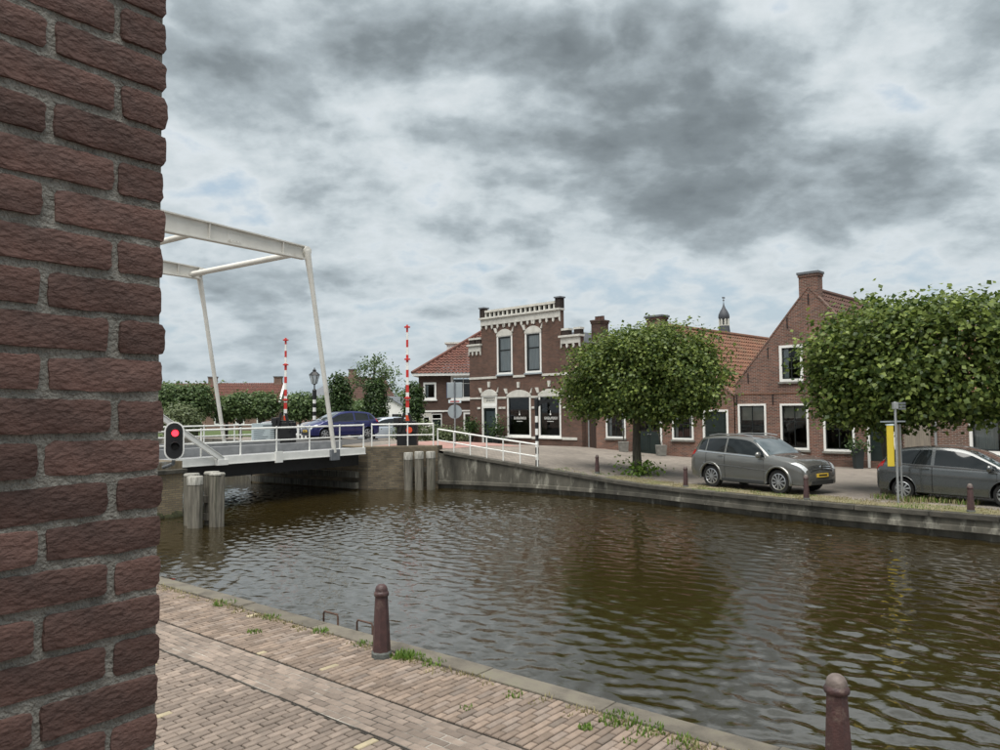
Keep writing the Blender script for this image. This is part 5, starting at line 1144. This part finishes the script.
for i, (q_, l) in enumerate(((q1, 'potted leafy plant left of the shop door'), (q2, 'potted leafy plant right of the shop door'))):
    z = hz(q_.x, q_.y); o = empty('potted_plant', (q_.x, q_.y, z), 0, l, 'plant', 'potted plants by the shop door')
    MB().lathe([(.20, 0), (.30, .5), (.32, .52)], 12).build('pot', 'flower_pot', o, smooth=True)
    link('foliage', crown_mesh('foliage', 'leaf_dark', [((0, 0, 1.05), (.42, .42, .6), 1)], 420, .14, 120 + i, lump=.3, inner=.5), o)
q3 = fac(-.72, -.5); o = empty('potted_plant', (q3.x, q3.y, hz(q3.x, q3.y)), FROT, 'tall square dark planter with small green plant beside the gable house door', 'plant')
MB().lathe([(.20, 0), (.27, .80), (.28, .82)], 4).build('pot', 'flower_pot', o); link('foliage', crown_mesh('foliage', 'leaf_dark', [((0, 0, 1.0), (.24, .24, .25), 1)], 240, .10, 130, lump=.3, inner=.5), o)
# weeds at the tree foot and over the quay edge
wg = MB()
for k in range(14): 
    a = rr.uniform(0, 6.28); blades(wg, 5.2 + .75 * math.cos(a) * rr.random(), 28.6 + .6 * math.sin(a), hz(5.2, 28.6), .26, 40, .22, rr)
me_ = crown_mesh('tree_foot_weeds', 'grass_green', [((5.2, 28.45, hz(5.2, 28.45) + .2), (.85, .5, .20), 1), ((5.35, 28.5, hz(5.2, 28.45) + .15), (.6, .4, .16), .3)], 420, .13, 140, expo=2, lump=.3, inner=.5)
tag(link('tree_foot_weeds', me_), 'leafy green weeds around the left quayside tree foot', 'weeds', kind='stuff')

# far bollards
for i, (x, y, l) in enumerate([(3.62, 28.35, 'small dark red bollard left of the quayside tree'), (6.08, 24.85, 'small dark red bollard behind the tail of the grey SUV'), (8.55, 21.15, 'small dark red bollard in front of the SUV headlight'), (11.40, 18.35, 'small dark red bollard beside the grey hatchback')]):
    bollard((x, y, hz(x, y)), .70, .085, .062, l, 'bollards on the far quay')

# ------------------------------------------------------------------ barriers, signs, lamp
def barrier(x, y, top, label, rz=0.0):
    z = hz(x, y); o = empty('barrier', (x, y, z), rz, label, 'barrier', 'raised striped bridge barriers')
    c = MB().box(-.42, .42, -.32, .32, .0, 1.0); c.box(-.36, .36, -.26, .26, 1.0, 1.08); c.build('cabinet', 'black_iron', o, bevel=.03)
    for sx in (-1, 1): MB().prism([(sx * .30 - .06, .6), (sx * .30 + .06, .6), (sx * .10 + .05, 1.42), (sx * .10 - .05, 1.42)], -.40, -.30).build('counterweight_arm', 'black_iron', o)
    MB().box(-.55, -.30, -.42, .42, .82, 1.22).build('counterweight', 'black_iron', o, bevel=.03)
    L = top - z; n = 13; z0 = 1.0
    for k in range(n):
        a, b_ = z0 + (L - z0) * k / n, z0 + (L - z0) * (k + 1) / n; w = .075 - .040 * k / n
        MB().box(-w, w, -.03, .03, a, b_).build('stripe', ('orange_red' if k < 2 else 'red_paint') if k % 2 == 0 else 'white_paint', o)
    for zl in (2.05, 3.7, L - .1):
        MB().lathe([(.05, -.05), (.065, -.03), (.065, .03), (.05, .05)], 10, (0, -.05, zl), 'y').build('warning_lamp', 'red_paint', o); MB().box(-.12, .12, -.05, .05, zl - .03, zl + .03).build('lamp_bracket', 'red_paint', o)
    s = MB().lathe([(.13, -.44), (.13, -.41)], 16, (.12, 0, .70), 'y').build('warning_disc', 'orange_red', o) if y < 33 else None
    return o
barrier(-3.95, 31.95, 6.28, 'raised red and white barrier pole on black box by the abutment railing')
barrier(-10.1, 35.3, 6.10, 'raised red and white barrier pole at the far corner of the drawbridge')
# lantern post
z = hz(-10.65, 43); lp = empty('street_lantern', (-10.65, 43, z), R(20), 'black and white banded lantern post with glass lantern behind the bridge', 'street lamp')
MB().lathe([(.15, -.2), (.15, .1), (.12, .15)], 8).build('foot', 'black_iron', lp)
for k in range(9): MB().lathe([(.095, .12 + k * .235), (.095, .12 + (k + 1) * .235)], 8).build('band', 'black_iron' if k % 2 else 'white_paint', lp)
MB().lathe([(.11, 2.235), (.12, 2.3), (.12, 2.75), (.09, 2.8), (.035, 2.85), (.035, 3.05), (.09, 3.1), (.09, 3.12)], 8).build('post_head', 'black_iron', lp)
lb = MB(); ci = [(.14, 3.12), (.28, 3.62)]
for k in range(6):
    a = math.pi / 3 * k; lb.bar((ci[0][0] * math.cos(a), ci[0][0] * math.sin(a), 3.12), (ci[1][0] * math.cos(a), ci[1][0] * math.sin(a), 3.62), .025, .025)
lan = lb.build('lantern_frame', 'black_iron', lp)
for k in range(6):
    a, c = math.pi / 3 * k, math.pi / 3 * (k + 1); MB().add([(ci[0][0] * math.cos(a), ci[0][0] * math.sin(a), 3.13), (ci[0][0] * math.cos(c), ci[0][0] * math.sin(c), 3.13), (ci[1][0] * math.cos(c), ci[1][0] * math.sin(c), 3.61), (ci[1][0] * math.cos(a), ci[1][0] * math.sin(a), 3.61)], [(0, 1, 2, 3)]).build('pane', 'lantern_glass', lan, fix=False)
MB().lathe([(.33, 3.62), (.30, 3.66), (.16, 3.80), (.10, 3.83), (.10, 3.92), (.03, 3.98), (.02, 4.06)], 6).build('lantern_roof', 'black_iron', lp)
MB().lathe([(.02, 3.12), (.05, 3.25), (.05, 3.38), (.01, 3.45)], 8).build('bulb', 'notice_white', lp)
# sign pole with grey backs
z = hz(-2.0, 33); sp = empty('sign_post', (-2.0, 33, z), R(4), 'traffic sign post with grey backs of a square and a round sign', 'traffic sign')
MB().tube([(0, 0, -.2), (0, 0, 2.85)], .03, 8).build('pole', 'galvanised', sp, smooth=True)
b = MB().box(-.34, .34, .03, .05, 2.12, 2.80); b.build('square_sign', 'sign_back', sp, bevel=.01)
MB().box(-.36, -.34, .02, .055, 2.12, 2.80).build('sign_edge', 'blue_plate', sp)
MB().box(-.28, .28, .03, .05, 1.90, 2.04).build('strip_sign', 'notice_white', sp); MB().box(-.20, .20, .02, .03, 1.945, 1.99).build('strip_text', 'red_paint', sp)
MB().lathe([(.31, .03), (.31, .05)], 24, (0, 0, 1.52), 'y').build('round_sign', 'sign_back', sp)
MB().tube([(.0, -.0, 1.25), (.0, 0, 2.82)], .036, 8).build('clamp_rail', 'lead_grey', sp)
# striped finger post at the ramp foot
x, y = 1.42, 29.42; z = hz(x, y); fp = empty('striped_post', (x, y, z), R(0), 'black and white banded post with short black arm at the foot of ramp railing', 'post')
for k in range(9): MB().lathe([(.065, -.02 + k * .245), (.065, -.02 + (k + 1) * .245)], 12).build('band', 'white_paint' if k % 2 else 'black_iron', fp)
MB().lathe([(.075, 2.18), (.085, 2.2), (.085, 2.62), (.06, 2.66), (.01, 2.68)], 12).build('post_head', 'black_iron', fp)
MB().prism([(.08, 2.30), (.20, 2.40), (.66, 2.50), (.66, 2.64), (.20, 2.56), (.08, 2.58)], -.05, .05).build('arm', 'black_iron', fp)
# yellow information sign beside the right tree
bs = empty('information_sign', (10.62, 20.2, 0), 0, 'narrow yellow panel and grey wooden board on a thin pole beside the hatchback', 'sign')
MB().tube([(0, 0, -.3), (0, 0, 2.72)], .032, 10).build('pole', 'galvanised', bs, smooth=True)
MB().box(-.225, -.045, .03, .075, .98, 2.08).build('yellow_panel', 'yellow_plate', bs, bevel=.008)
MB().box(-.245, -.03, .025, .08, 2.08, 2.12).build('panel_cap', 'notice_white', bs)
MB().box(-.07, .07, -.05, .05, 2.52, 2.70).build('pole_box', 'galvanised', bs, bevel=.01)
for k in range(3): MB().box(.09, .28, -.012, .012, 2.50 + k * .075, 2.55 + k * .075).build('name_strip', 'lead_grey', bs)
MB().tube([(.33, .42, -.2), (.33, .42, 2.1)], .028, 8).build('board_post', 'galvanised', bs)
for k in range(3): MB().bar((.055 + k * .09, .06 + k * .12, .96), (.055 + k * .09, .06 + k * .12, 2.10), .135, .03, up=(.8, -.6, 0)).build('board_plank', 'board_wood', bs, bevel=.006)
MB().bar((-.33, .04, 2.18), (.36, .30, 2.18), .16, .035).build('board_roof', 'sign_back', bs)
# notice on the far railing of the bridge
nb_ = empty('notice_board', bridge_pt(7.75, BW - .12, 1.18), WROT, 'pale blue notice board with printed lines hung on the far bridge railing', 'notice board')
MB().box(-.95, .85, -.03, 0, .02, .92).build('panel', 'notice_white', nb_, bevel=.01)
b = MB(); r_ = random.Random(4); b.box(-.35, .45, -.036, -.031, .78, .83)
for k in range(7):
    zz_ = .10 + k * .095
    for xa, xb in ((-.85, -.05), (.05, .75)): b.box(xa, xb - r_.uniform(0, .35), -.036, -.031, zz_, zz_ + .022)
b.build('printed_lines', 'notice_ink', nb_)
# white garden gate beyond the bridge
wgt = empty('picket_gate', (-11.15, 41, hz(-11.15, 41)), R(-8), 'short white picket gate behind the far barrier', 'gate')
for k in range(6): MB().box(-.6 + k * .22, -.6 + k * .22 + .11, -.02, .02, .05, .8).build('picket', 'white_paint', wgt)
for z in (.2, .6): MB().box(-.62, .65, .022, .06, z, z + .09).build('rail', 'white_paint', wgt)

# ------------------------------------------------------------------ cars
def cr(p0, p1, p2, p3, t): return 0.5 * ((2 * p1) + (-p0 + p2) * t + (2 * p0 - 5 * p1 + 4 * p2 - p3) * t * t + (-p0 + 3 * p1 - 3 * p2 + p3) * t ** 3)
class Car:
    def __init__(s, st):
        s.G = []
        for (x, zl, zs, zt, wb, wr) in st:
            h = zs - zl
            s.G.append([(x, 0, zl), (x, .86 * wb, zl), (x, .975 * wb, zl + .16 * h), (x, wb, zl + .55 * h), (x, .992 * wb, zl + .86 * h), (x, .955 * wb, zs), (x, wr, zt - .05), (x, .80 * wr, zt - .008), (x, 0, zt + .012)])
        s.G = np.array(s.G, float); s.n = len(st)
    def at(s, k, t, side=1, off=0.0):
        def raw(k, t):
            k = max(0, min(s.n - 1.0001, k)); t = max(0, min(7.9999, t)); i, j = int(k), int(t); u, v = k - i, t - j
            R_ = []
            for a in (-1, 0, 1, 2):
                r_ = s.G[max(0, min(s.n - 1, i + a))]; pts = []
                for b in (-1, 0, 1, 2):
                    jj = j + b; p = r_[min(8, abs(jj))].copy() if jj <= 8 else r_[16 - jj].copy()
                    if jj < 0 or jj > 8: p[1] = -p[1]
                    pts.append(p)
                R_.append(cr(*pts, v))
            return cr(*R_, u)
        p = raw(k, t)
        if off:
            a = raw(k + .02, t) - raw(k - .02, t); b = raw(k, t + .02) - raw(k, t - .02); n = np.cross(a, b); ln = np.linalg.norm(n)
            if ln > 1e-9:
                n /= ln
                if n[1] * 1 + n[2] * .3 < 0 and t > .9: n = -n
                p = p + n * off
        return (p[0], p[1] * side, p[2])
    def body(s, sk=5, stt=4):
        b = MB(); ks = np.linspace(0, s.n - 1.0001, (s.n - 1) * sk + 1); ts = np.linspace(0, 8, 8 * stt + 1); nt = len(ts)
        ring = []
        for k in ks:
            half = [s.at(k, t) for t in ts]; full_ = half + [(p[0], -p[1], p[2]) for p in half[-2:0:-1]]; ring.append(len(b.v)); b.v += full_
        m = 2 * (nt - 1)
        for a, c in zip(ring, ring[1:]):
            for j in range(m): b.f.append((a + j, a + (j + 1) % m, c + (j + 1) % m, c + j))
        b.f.append(tuple(ring[0] + j for j in range(m))); b.f.append(tuple(ring[-1] + j for j in range(m))[::-1]); return b
    def patch(s, quad, off=0.006, nu=10, nv=5, sides=(1, -1)):
        """quad = four (k, t) corners: a->b along the car, d->c above it"""
        b = MB()
        for sd in sides:
            o = len(b.v)
            for i in range(nu + 1):
                for j in range(nv + 1):
                    u, v = i / nu, j / nv; lo = [quad[0][q] + (quad[1][q] - quad[0][q]) * u for q in (0, 1)]; hi_ = [quad[3][q] + (quad[2][q] - quad[3][q]) * u for q in (0, 1)]
                    k, t = lo[0] + (hi_[0] - lo[0]) * v, lo[1] + (hi_[1] - lo[1]) * v; b.v.append(s.at(k, t, sd, off))
            for i in range(nu):
                for j in range(nv): q_ = o + i * (nv + 1) + j; b.f.append((q_, q_ + nv + 1, q_ + nv + 2, q_ + 1))
        return b
def boolean_cut(o, cutters):
    for c in cutters:
        md = o.modifiers.new('cut', 'BOOLEAN'); md.object = c; md.operation = 'DIFFERENCE'; md.solver = 'EXACT'
    dg = bpy.context.evaluated_depsgraph_get(); me = bpy.data.meshes.new_from_object(o.evaluated_get(dg)); o.modifiers.clear(); o.data = me
    for c in cutters: bpy.data.objects.remove(c)
def make_car(name, loc, rz, label, st, axles, wr_, paint, doors, glass, screen, rear, head, tail, spokes=10, suv=False, grille=None, plate=None, group=None, rim='alloy', mirror=None):
    o = empty(name, loc, rz, label, 'car', group); C_ = Car(st); W = max(s[4] for s in st)
    body = C_.body().build('body', paint, o); body.data.materials.append(M['dark_void'])
    cut = []
    for ax in axles:
        for sd in (1, -1):
            c = MB().lathe([(wr_ + .055, 0), (wr_ + .055, .62)], 36, (ax, 0, wr_ + .01), 'y'); me_ = c.mesh('cut', paint); me_.materials.append(M['dark_void'])
            for p in me_.polygons: p.material_index = 1
            c = link('cut', me_); c.parent = o; c.location = (0, W - .28 if sd > 0 else -W + .28 - .62, 0); cut.append(c)
    bpy.context.view_layer.update(); boolean_cut(body, cut); body.data.shade_smooth(); body.data.set_sharp_from_angle(angle=R(38))
    for q_ in glass:
        for sd in (1, -1): C_.patch(q_, .005, sides=(sd,)).build('side_window', 'car_glass', o, smooth='all', fix=True)
    C_.patch(screen, .005, 10, 8).build('windscreen', 'windscreen', o, smooth='all'); C_.patch(rear, .005, 8, 8).build('rear_window', 'car_glass', o, smooth='all')
    k0, k1 = glass[0][0][0] - .05, glass[-1][1][0] + .1
    C_.patch([(k0, 4.97), (k1, 4.97), (k1, 5.07), (k0, 5.07)], .008, 24, 1).build('belt_trim', 'chrome' if suv else 'plastic_dark', o)
    for k in doors: C_.patch([(k - .012, 1.6), (k + .012, 1.6), (k + .012, 5.0), (k - .012, 5.0)], .0035, 1, 12).build('door_seam', 'dark_void', o)
    for k in doors[1:]:
        for sd in (1, -1):
            p = C_.at(k - .35 if False else k - .22, 4.55, sd, .02); MB().box(p[0] - .10, p[0] + .10, p[1] - .018, p[1] + .018, p[2] - .016, p[2] + .016).build('door_handle', paint, o, bevel=.01)
    cl_ = C_.patch([(1.2, 1.0), (C_.n - 2.2, 1.0), (C_.n - 2.2, 1.95), (1.2, 1.95)], .006, 60, 3)
    if suv:
        # dark sills between the wheels only
        MB().box(axles[1] + wr_ + .06, axles[0] - wr_ - .06, -W * .985, W * .985, .24, .36).build('sill', 'plastic_dark', o, bevel=.02)
        for sd in (1, -1):
            MB().tube([(x_, sd * .60, z_) for x_, z_ in ((-1.55, 1.68), (-1.2, 1.735), (-.2, 1.745), (.2, 1.70))], .018, 6).build('roof_rail', 'alloy', o)
        C_.patch([(4.2, 3.05), (8.9, 2.9), (8.9, 3.0), (4.2, 3.15)], .010, 24, 1).build('side_moulding', 'chrome', o)
    for ax in axles:
        for sd in (1, -1):
            ring = MB(); n = 22; ya = sd * (W - .012); yb = sd * (W + (.012 if suv else .004)); a0_, a1_ = R(-12), R(192); wdt = .055 if suv else .018
            for i in range(n + 1):
                a = a0_ + (a1_ - a0_) * i / n
                for r_, yy in ((wr_ + .050, ya - sd * .05), (wr_ + .050, yb), (wr_ + .050 + wdt, yb), (wr_ + .050 + wdt, ya - sd * .06)): ring.v.append((ax + r_ * math.cos(a), yy, wr_ + .01 + r_ * math.sin(a)))
            for i in range(n):
                for j in range(3): q_ = i * 4 + j; ring.f.append((q_, q_ + 1, q_ + 5, q_ + 4))
            ring.build('wheel_arch', paint, o, smooth='all')
            wl_ = empty('wheel', (0, 0, 0)); bpy.data.objects.remove(wl_)
            yw = sd * (W - .055); t0, t1 = (yw - sd * .20), yw
            pr = [(wr_ * .66, t0), (wr_ * .93, t0), (wr_, t0 + sd * .03), (wr_, t1 - sd * .03), (wr_ * .95, t1 - sd * .004), (wr_ * .80, t1 + sd * .004), (wr_ * .68, t1 - sd * .01)]
            wh = MB().lathe(pr, 30, (ax, 0, wr_), 'y').build('wheel', 'rubber', o, smooth=True)
            MB().lathe([(wr_ * .69, t1 - sd * .005), (wr_ * .64, t1 + sd * .003), (wr_ * .60, t1 - sd * .02)], 30, (ax, 0, wr_), 'y', caps=False).build('rim_edge', rim, wh, smooth=True)
            MB().lathe([(wr_ * .64, t1 - sd * .06), (.01, t1 - sd * .065)], 24, (ax, 0, wr_), 'y').build('brake_disc', 'plastic_dark', wh)
            sp_ = MB()
            for k in range(spokes):
                a = 2 * math.pi * (k + .3) / spokes; ca, sa = math.cos(a), math.sin(a)
                sp_.bar((ax + .04 * ca, t1 - sd * .012, wr_ + .04 * sa), (ax + wr_ * .63 * ca, t1 - sd * .014, wr_ + wr_ * .63 * sa), .030 if spokes > 7 else .05, .03, up=(0, 1, 0), w2=.052 if spokes > 7 else .07)
            sp_.lathe([(.055, t1 - sd * .02), (.05, t1 + sd * .0), (.01, t1 + sd * .004)], 12, (ax, 0, wr_), 'y'); sp_.build('spokes', rim, wh)
    for sd in (1, -1):
        C_.patch(head, .007, 6, 5, (sd,)).build('headlight', 'lamp_clear', o, smooth='all')
        C_.patch(tail, .007, 6, 5, (sd,)).build('tail_light', 'lamp_red', o, smooth='all')
        mk = mirror or (screen[0][0] - 1.0); p = C_.at(mk, 5.15, sd)
        m_b = MB().lathe([(.01, -.055), (.085, -.04), (.10, 0), (.085, .05), (.02, .075)], 12, (p[0], p[1] + sd * .13, p[2] + .05), 'x'); m_b.build('mirror', paint, o, smooth='all')
        MB().bar((p[0], p[1] - sd * .02, p[2] - .02), (p[0], p[1] + sd * .10, p[2] + .01), .06, .04).build('mirror_arm', 'plastic_dark', o)
    fx = st[-1][0]; rx = st[0][0]
    if grille:
        C_.patch(grille, .008, 3, 8).build('grille', 'plastic_dark', o, smooth='all')
        for dt in (0.25, .7):
            kq = grille[0][0] + (grille[1][0] - grille[0][0]) * dt; C_.patch([(kq - .06, grille[0][1] + .1), (kq + .06, grille[0][1] + .1), (kq + .06, 8), (kq - .06, 8)], .014, 1, 8).build('grille_bar', 'chrome', o)
        p = C_.at((grille[0][0] + grille[1][0]) / 2, 8, 1, .02); MB().lathe([(.06, -.01), (.06, .015)], 14, (p[0], 0, p[2]), 'x').build('badge', 'chrome', o)
    for x, z_, sd in ((fx, plate[0], 1), (rx, plate[1], -1)):
        pl = MB().box(x + .004 if sd > 0 else x - .03, x + .03 if sd > 0 else x - .004, -.26, .26, z_ - .055, z_ + .055).build('number_plate', 'plate_yellow', o)
        MB().box(x + .031 if sd > 0 else x - .034, x + .034 if sd > 0 else x - .031, -.19, .19, z_ - .022, z_ + .026).build('plate_print', 'plastic_dark', pl)
    MB().box(fx - .12, fx + .006, -.52, .52, .30, .44).build('lower_intake', 'plastic_dark', o, bevel=.02); MB().box(rx - .004, rx + .12, -.60, .60, .30, .44).build('rear_skirt', 'plastic_dark', o, bevel=.02)
    return o
SUV = [(-2.22, .42, .70, .78, .66, .50), (-2.21, .34, .90, 1.06, .79, .66), (-2.10, .31, 1.09, 1.24, .86, .70), (-1.92, .30, 1.15, 1.50, .892, .67), (-1.68, .29, 1.155, 1.635, .90, .66), (-1.0, .28, 1.125, 1.69, .905, .665), (-.3, .28, 1.10, 1.685, .905, .665),
       (.20, .28, 1.08, 1.61, .905, .65), (.60, .28, 1.065, 1.39, .90, .745), (.96, .28, 1.05, 1.165, .895, .80), (1.22, .28, 1.03, 1.125, .89, .79), (1.70, .28, .965, 1.06, .868, .70), (2.00, .29, .87, .955, .81, .61), (2.15, .30, .69, .77, .71, .52), (2.19, .35, .54, .60, .60, .45)]
make_car('parked_car', (8.33, 24.15, 0.0), math.atan2(-.845, .535), 'grey SUV with silver spoked wheels parked on the far quay', SUV, (1.30, -1.30), .365, 'car_grey', [4.35, 5.42, 8.55],
    [[(3.45, 5.22), (4.25, 5.14), (4.25, 5.90), (3.75, 5.86)], [(4.33, 5.13), (5.36, 5.13), (5.36, 5.90), (4.33, 5.90)], [(5.46, 5.13), (8.62, 5.13), (8.3, 5.86), (5.46, 5.90)]],
    [(7.12, 6.1), (9.0, 6.12), (9.0, 8), (7.12, 8)], [(2.3, 6.15), (3.6, 6.15), (3.6, 8), (2.3, 8)], [(11.1, 4.55), (12.95, 4.3), (12.75, 5.75), (11.4, 5.6)], [(1.3, 4.3), (2.7, 4.3), (2.9, 5.3), (1.5, 5.3)],
    suv=True, grille=[(12.55, 6.0), (13.3, 6.0), (13.3, 8), (12.55, 8)], plate=(.58, .88), group='cars parked on the far quay', mirror=8.2)
HAT = [(-1.95, .40, .62, .70, .60, .48), (-1.94, .30, .80, .92, .74, .60), (-1.84, .25, .96, 1.06, .81, .64), (-1.66, .23, 1.00, 1.26, .835, .60), (-1.42, .22, .99, 1.40, .845, .585), (-.8, .21, .96, 1.475, .85, .58), (-.1, .20, .935, 1.475, .85, .58),
       (.35, .20, .92, 1.40, .85, .58), (.80, .20, .905, 1.20, .848, .695), (1.18, .20, .89, 1.02, .84, .755), (1.36, .20, .87, .97, .835, .74), (1.62, .20, .80, .88, .81, .62), (1.85, .22, .70, .77, .74, .55), (1.96, .25, .54, .61, .64, .48), (1.99, .30, .46, .51, .55, .40)]
HG = [[(3.15, 5.25), (4.15, 5.14), (4.15, 5.86), (3.7, 5.78)], [(4.25, 5.13), (5.40, 5.13), (5.40, 5.88), (4.25, 5.86)], [(5.52, 5.13), (8.75, 5.13), (8.5, 5.82), (5.52, 5.88)]]
def hatch(name, x, y, hd, label, paint, group, **k):
    return make_car(name, (x, y, hz(x, y) + k.pop('dz', 0)), math.atan2(hd[1], hd[0]), label, HAT, (1.22, -1.24), .30, paint, [4.2, 5.46, 8.6], HG, [(7.1, 6.1), (9.0, 6.12), (9.0, 8), (7.1, 8)], [(2.2, 6.15), (3.9, 6.15), (3.9, 8), (2.2, 8)],
        [(11.0, 4.5), (12.9, 4.3), (12.7, 5.75), (11.3, 5.6)], [(1.3, 4.2), (2.6, 4.2), (2.8, 5.5), (1.5, 5.4)], spokes=k.pop('spokes', 9), grille=[(12.7, 6.2), (13.2, 6.2), (13.2, 8), (12.7, 8)], plate=(.48, .80), group=group, mirror=8.25, **k)
hatch('parked_car', 12.55, 20.52, (.66, -.75), 'dark grey hatchback parked behind the yellow sign at right edge', 'car_grey_dark', 'cars parked on the far quay', rim='alloy')
hatch('blue_car', -8.65, 40.6, (-.80, -.60), 'dark blue hatchback coming towards the bridge behind the hanging rod', 'car_blue', 'cars beyond the bridge', spokes=6)
hatch('silver_car', -7.2, 46.5, (-.86, -.5), 'pale silver blue car behind the dark blue hatchback', 'car_silver', 'cars beyond the bridge', spokes=6)
hatch('navy_car', -17.0, 58.5, (1, .1), 'dark navy car parked beside the far barrier pole', 'car_navy', 'cars beyond the bridge', spokes=6)
hatch('navy_car', -14.3, 60.2, (1, .05), 'dark navy car parked just left of the lantern post', 'car_navy', 'cars beyond the bridge', spokes=6)
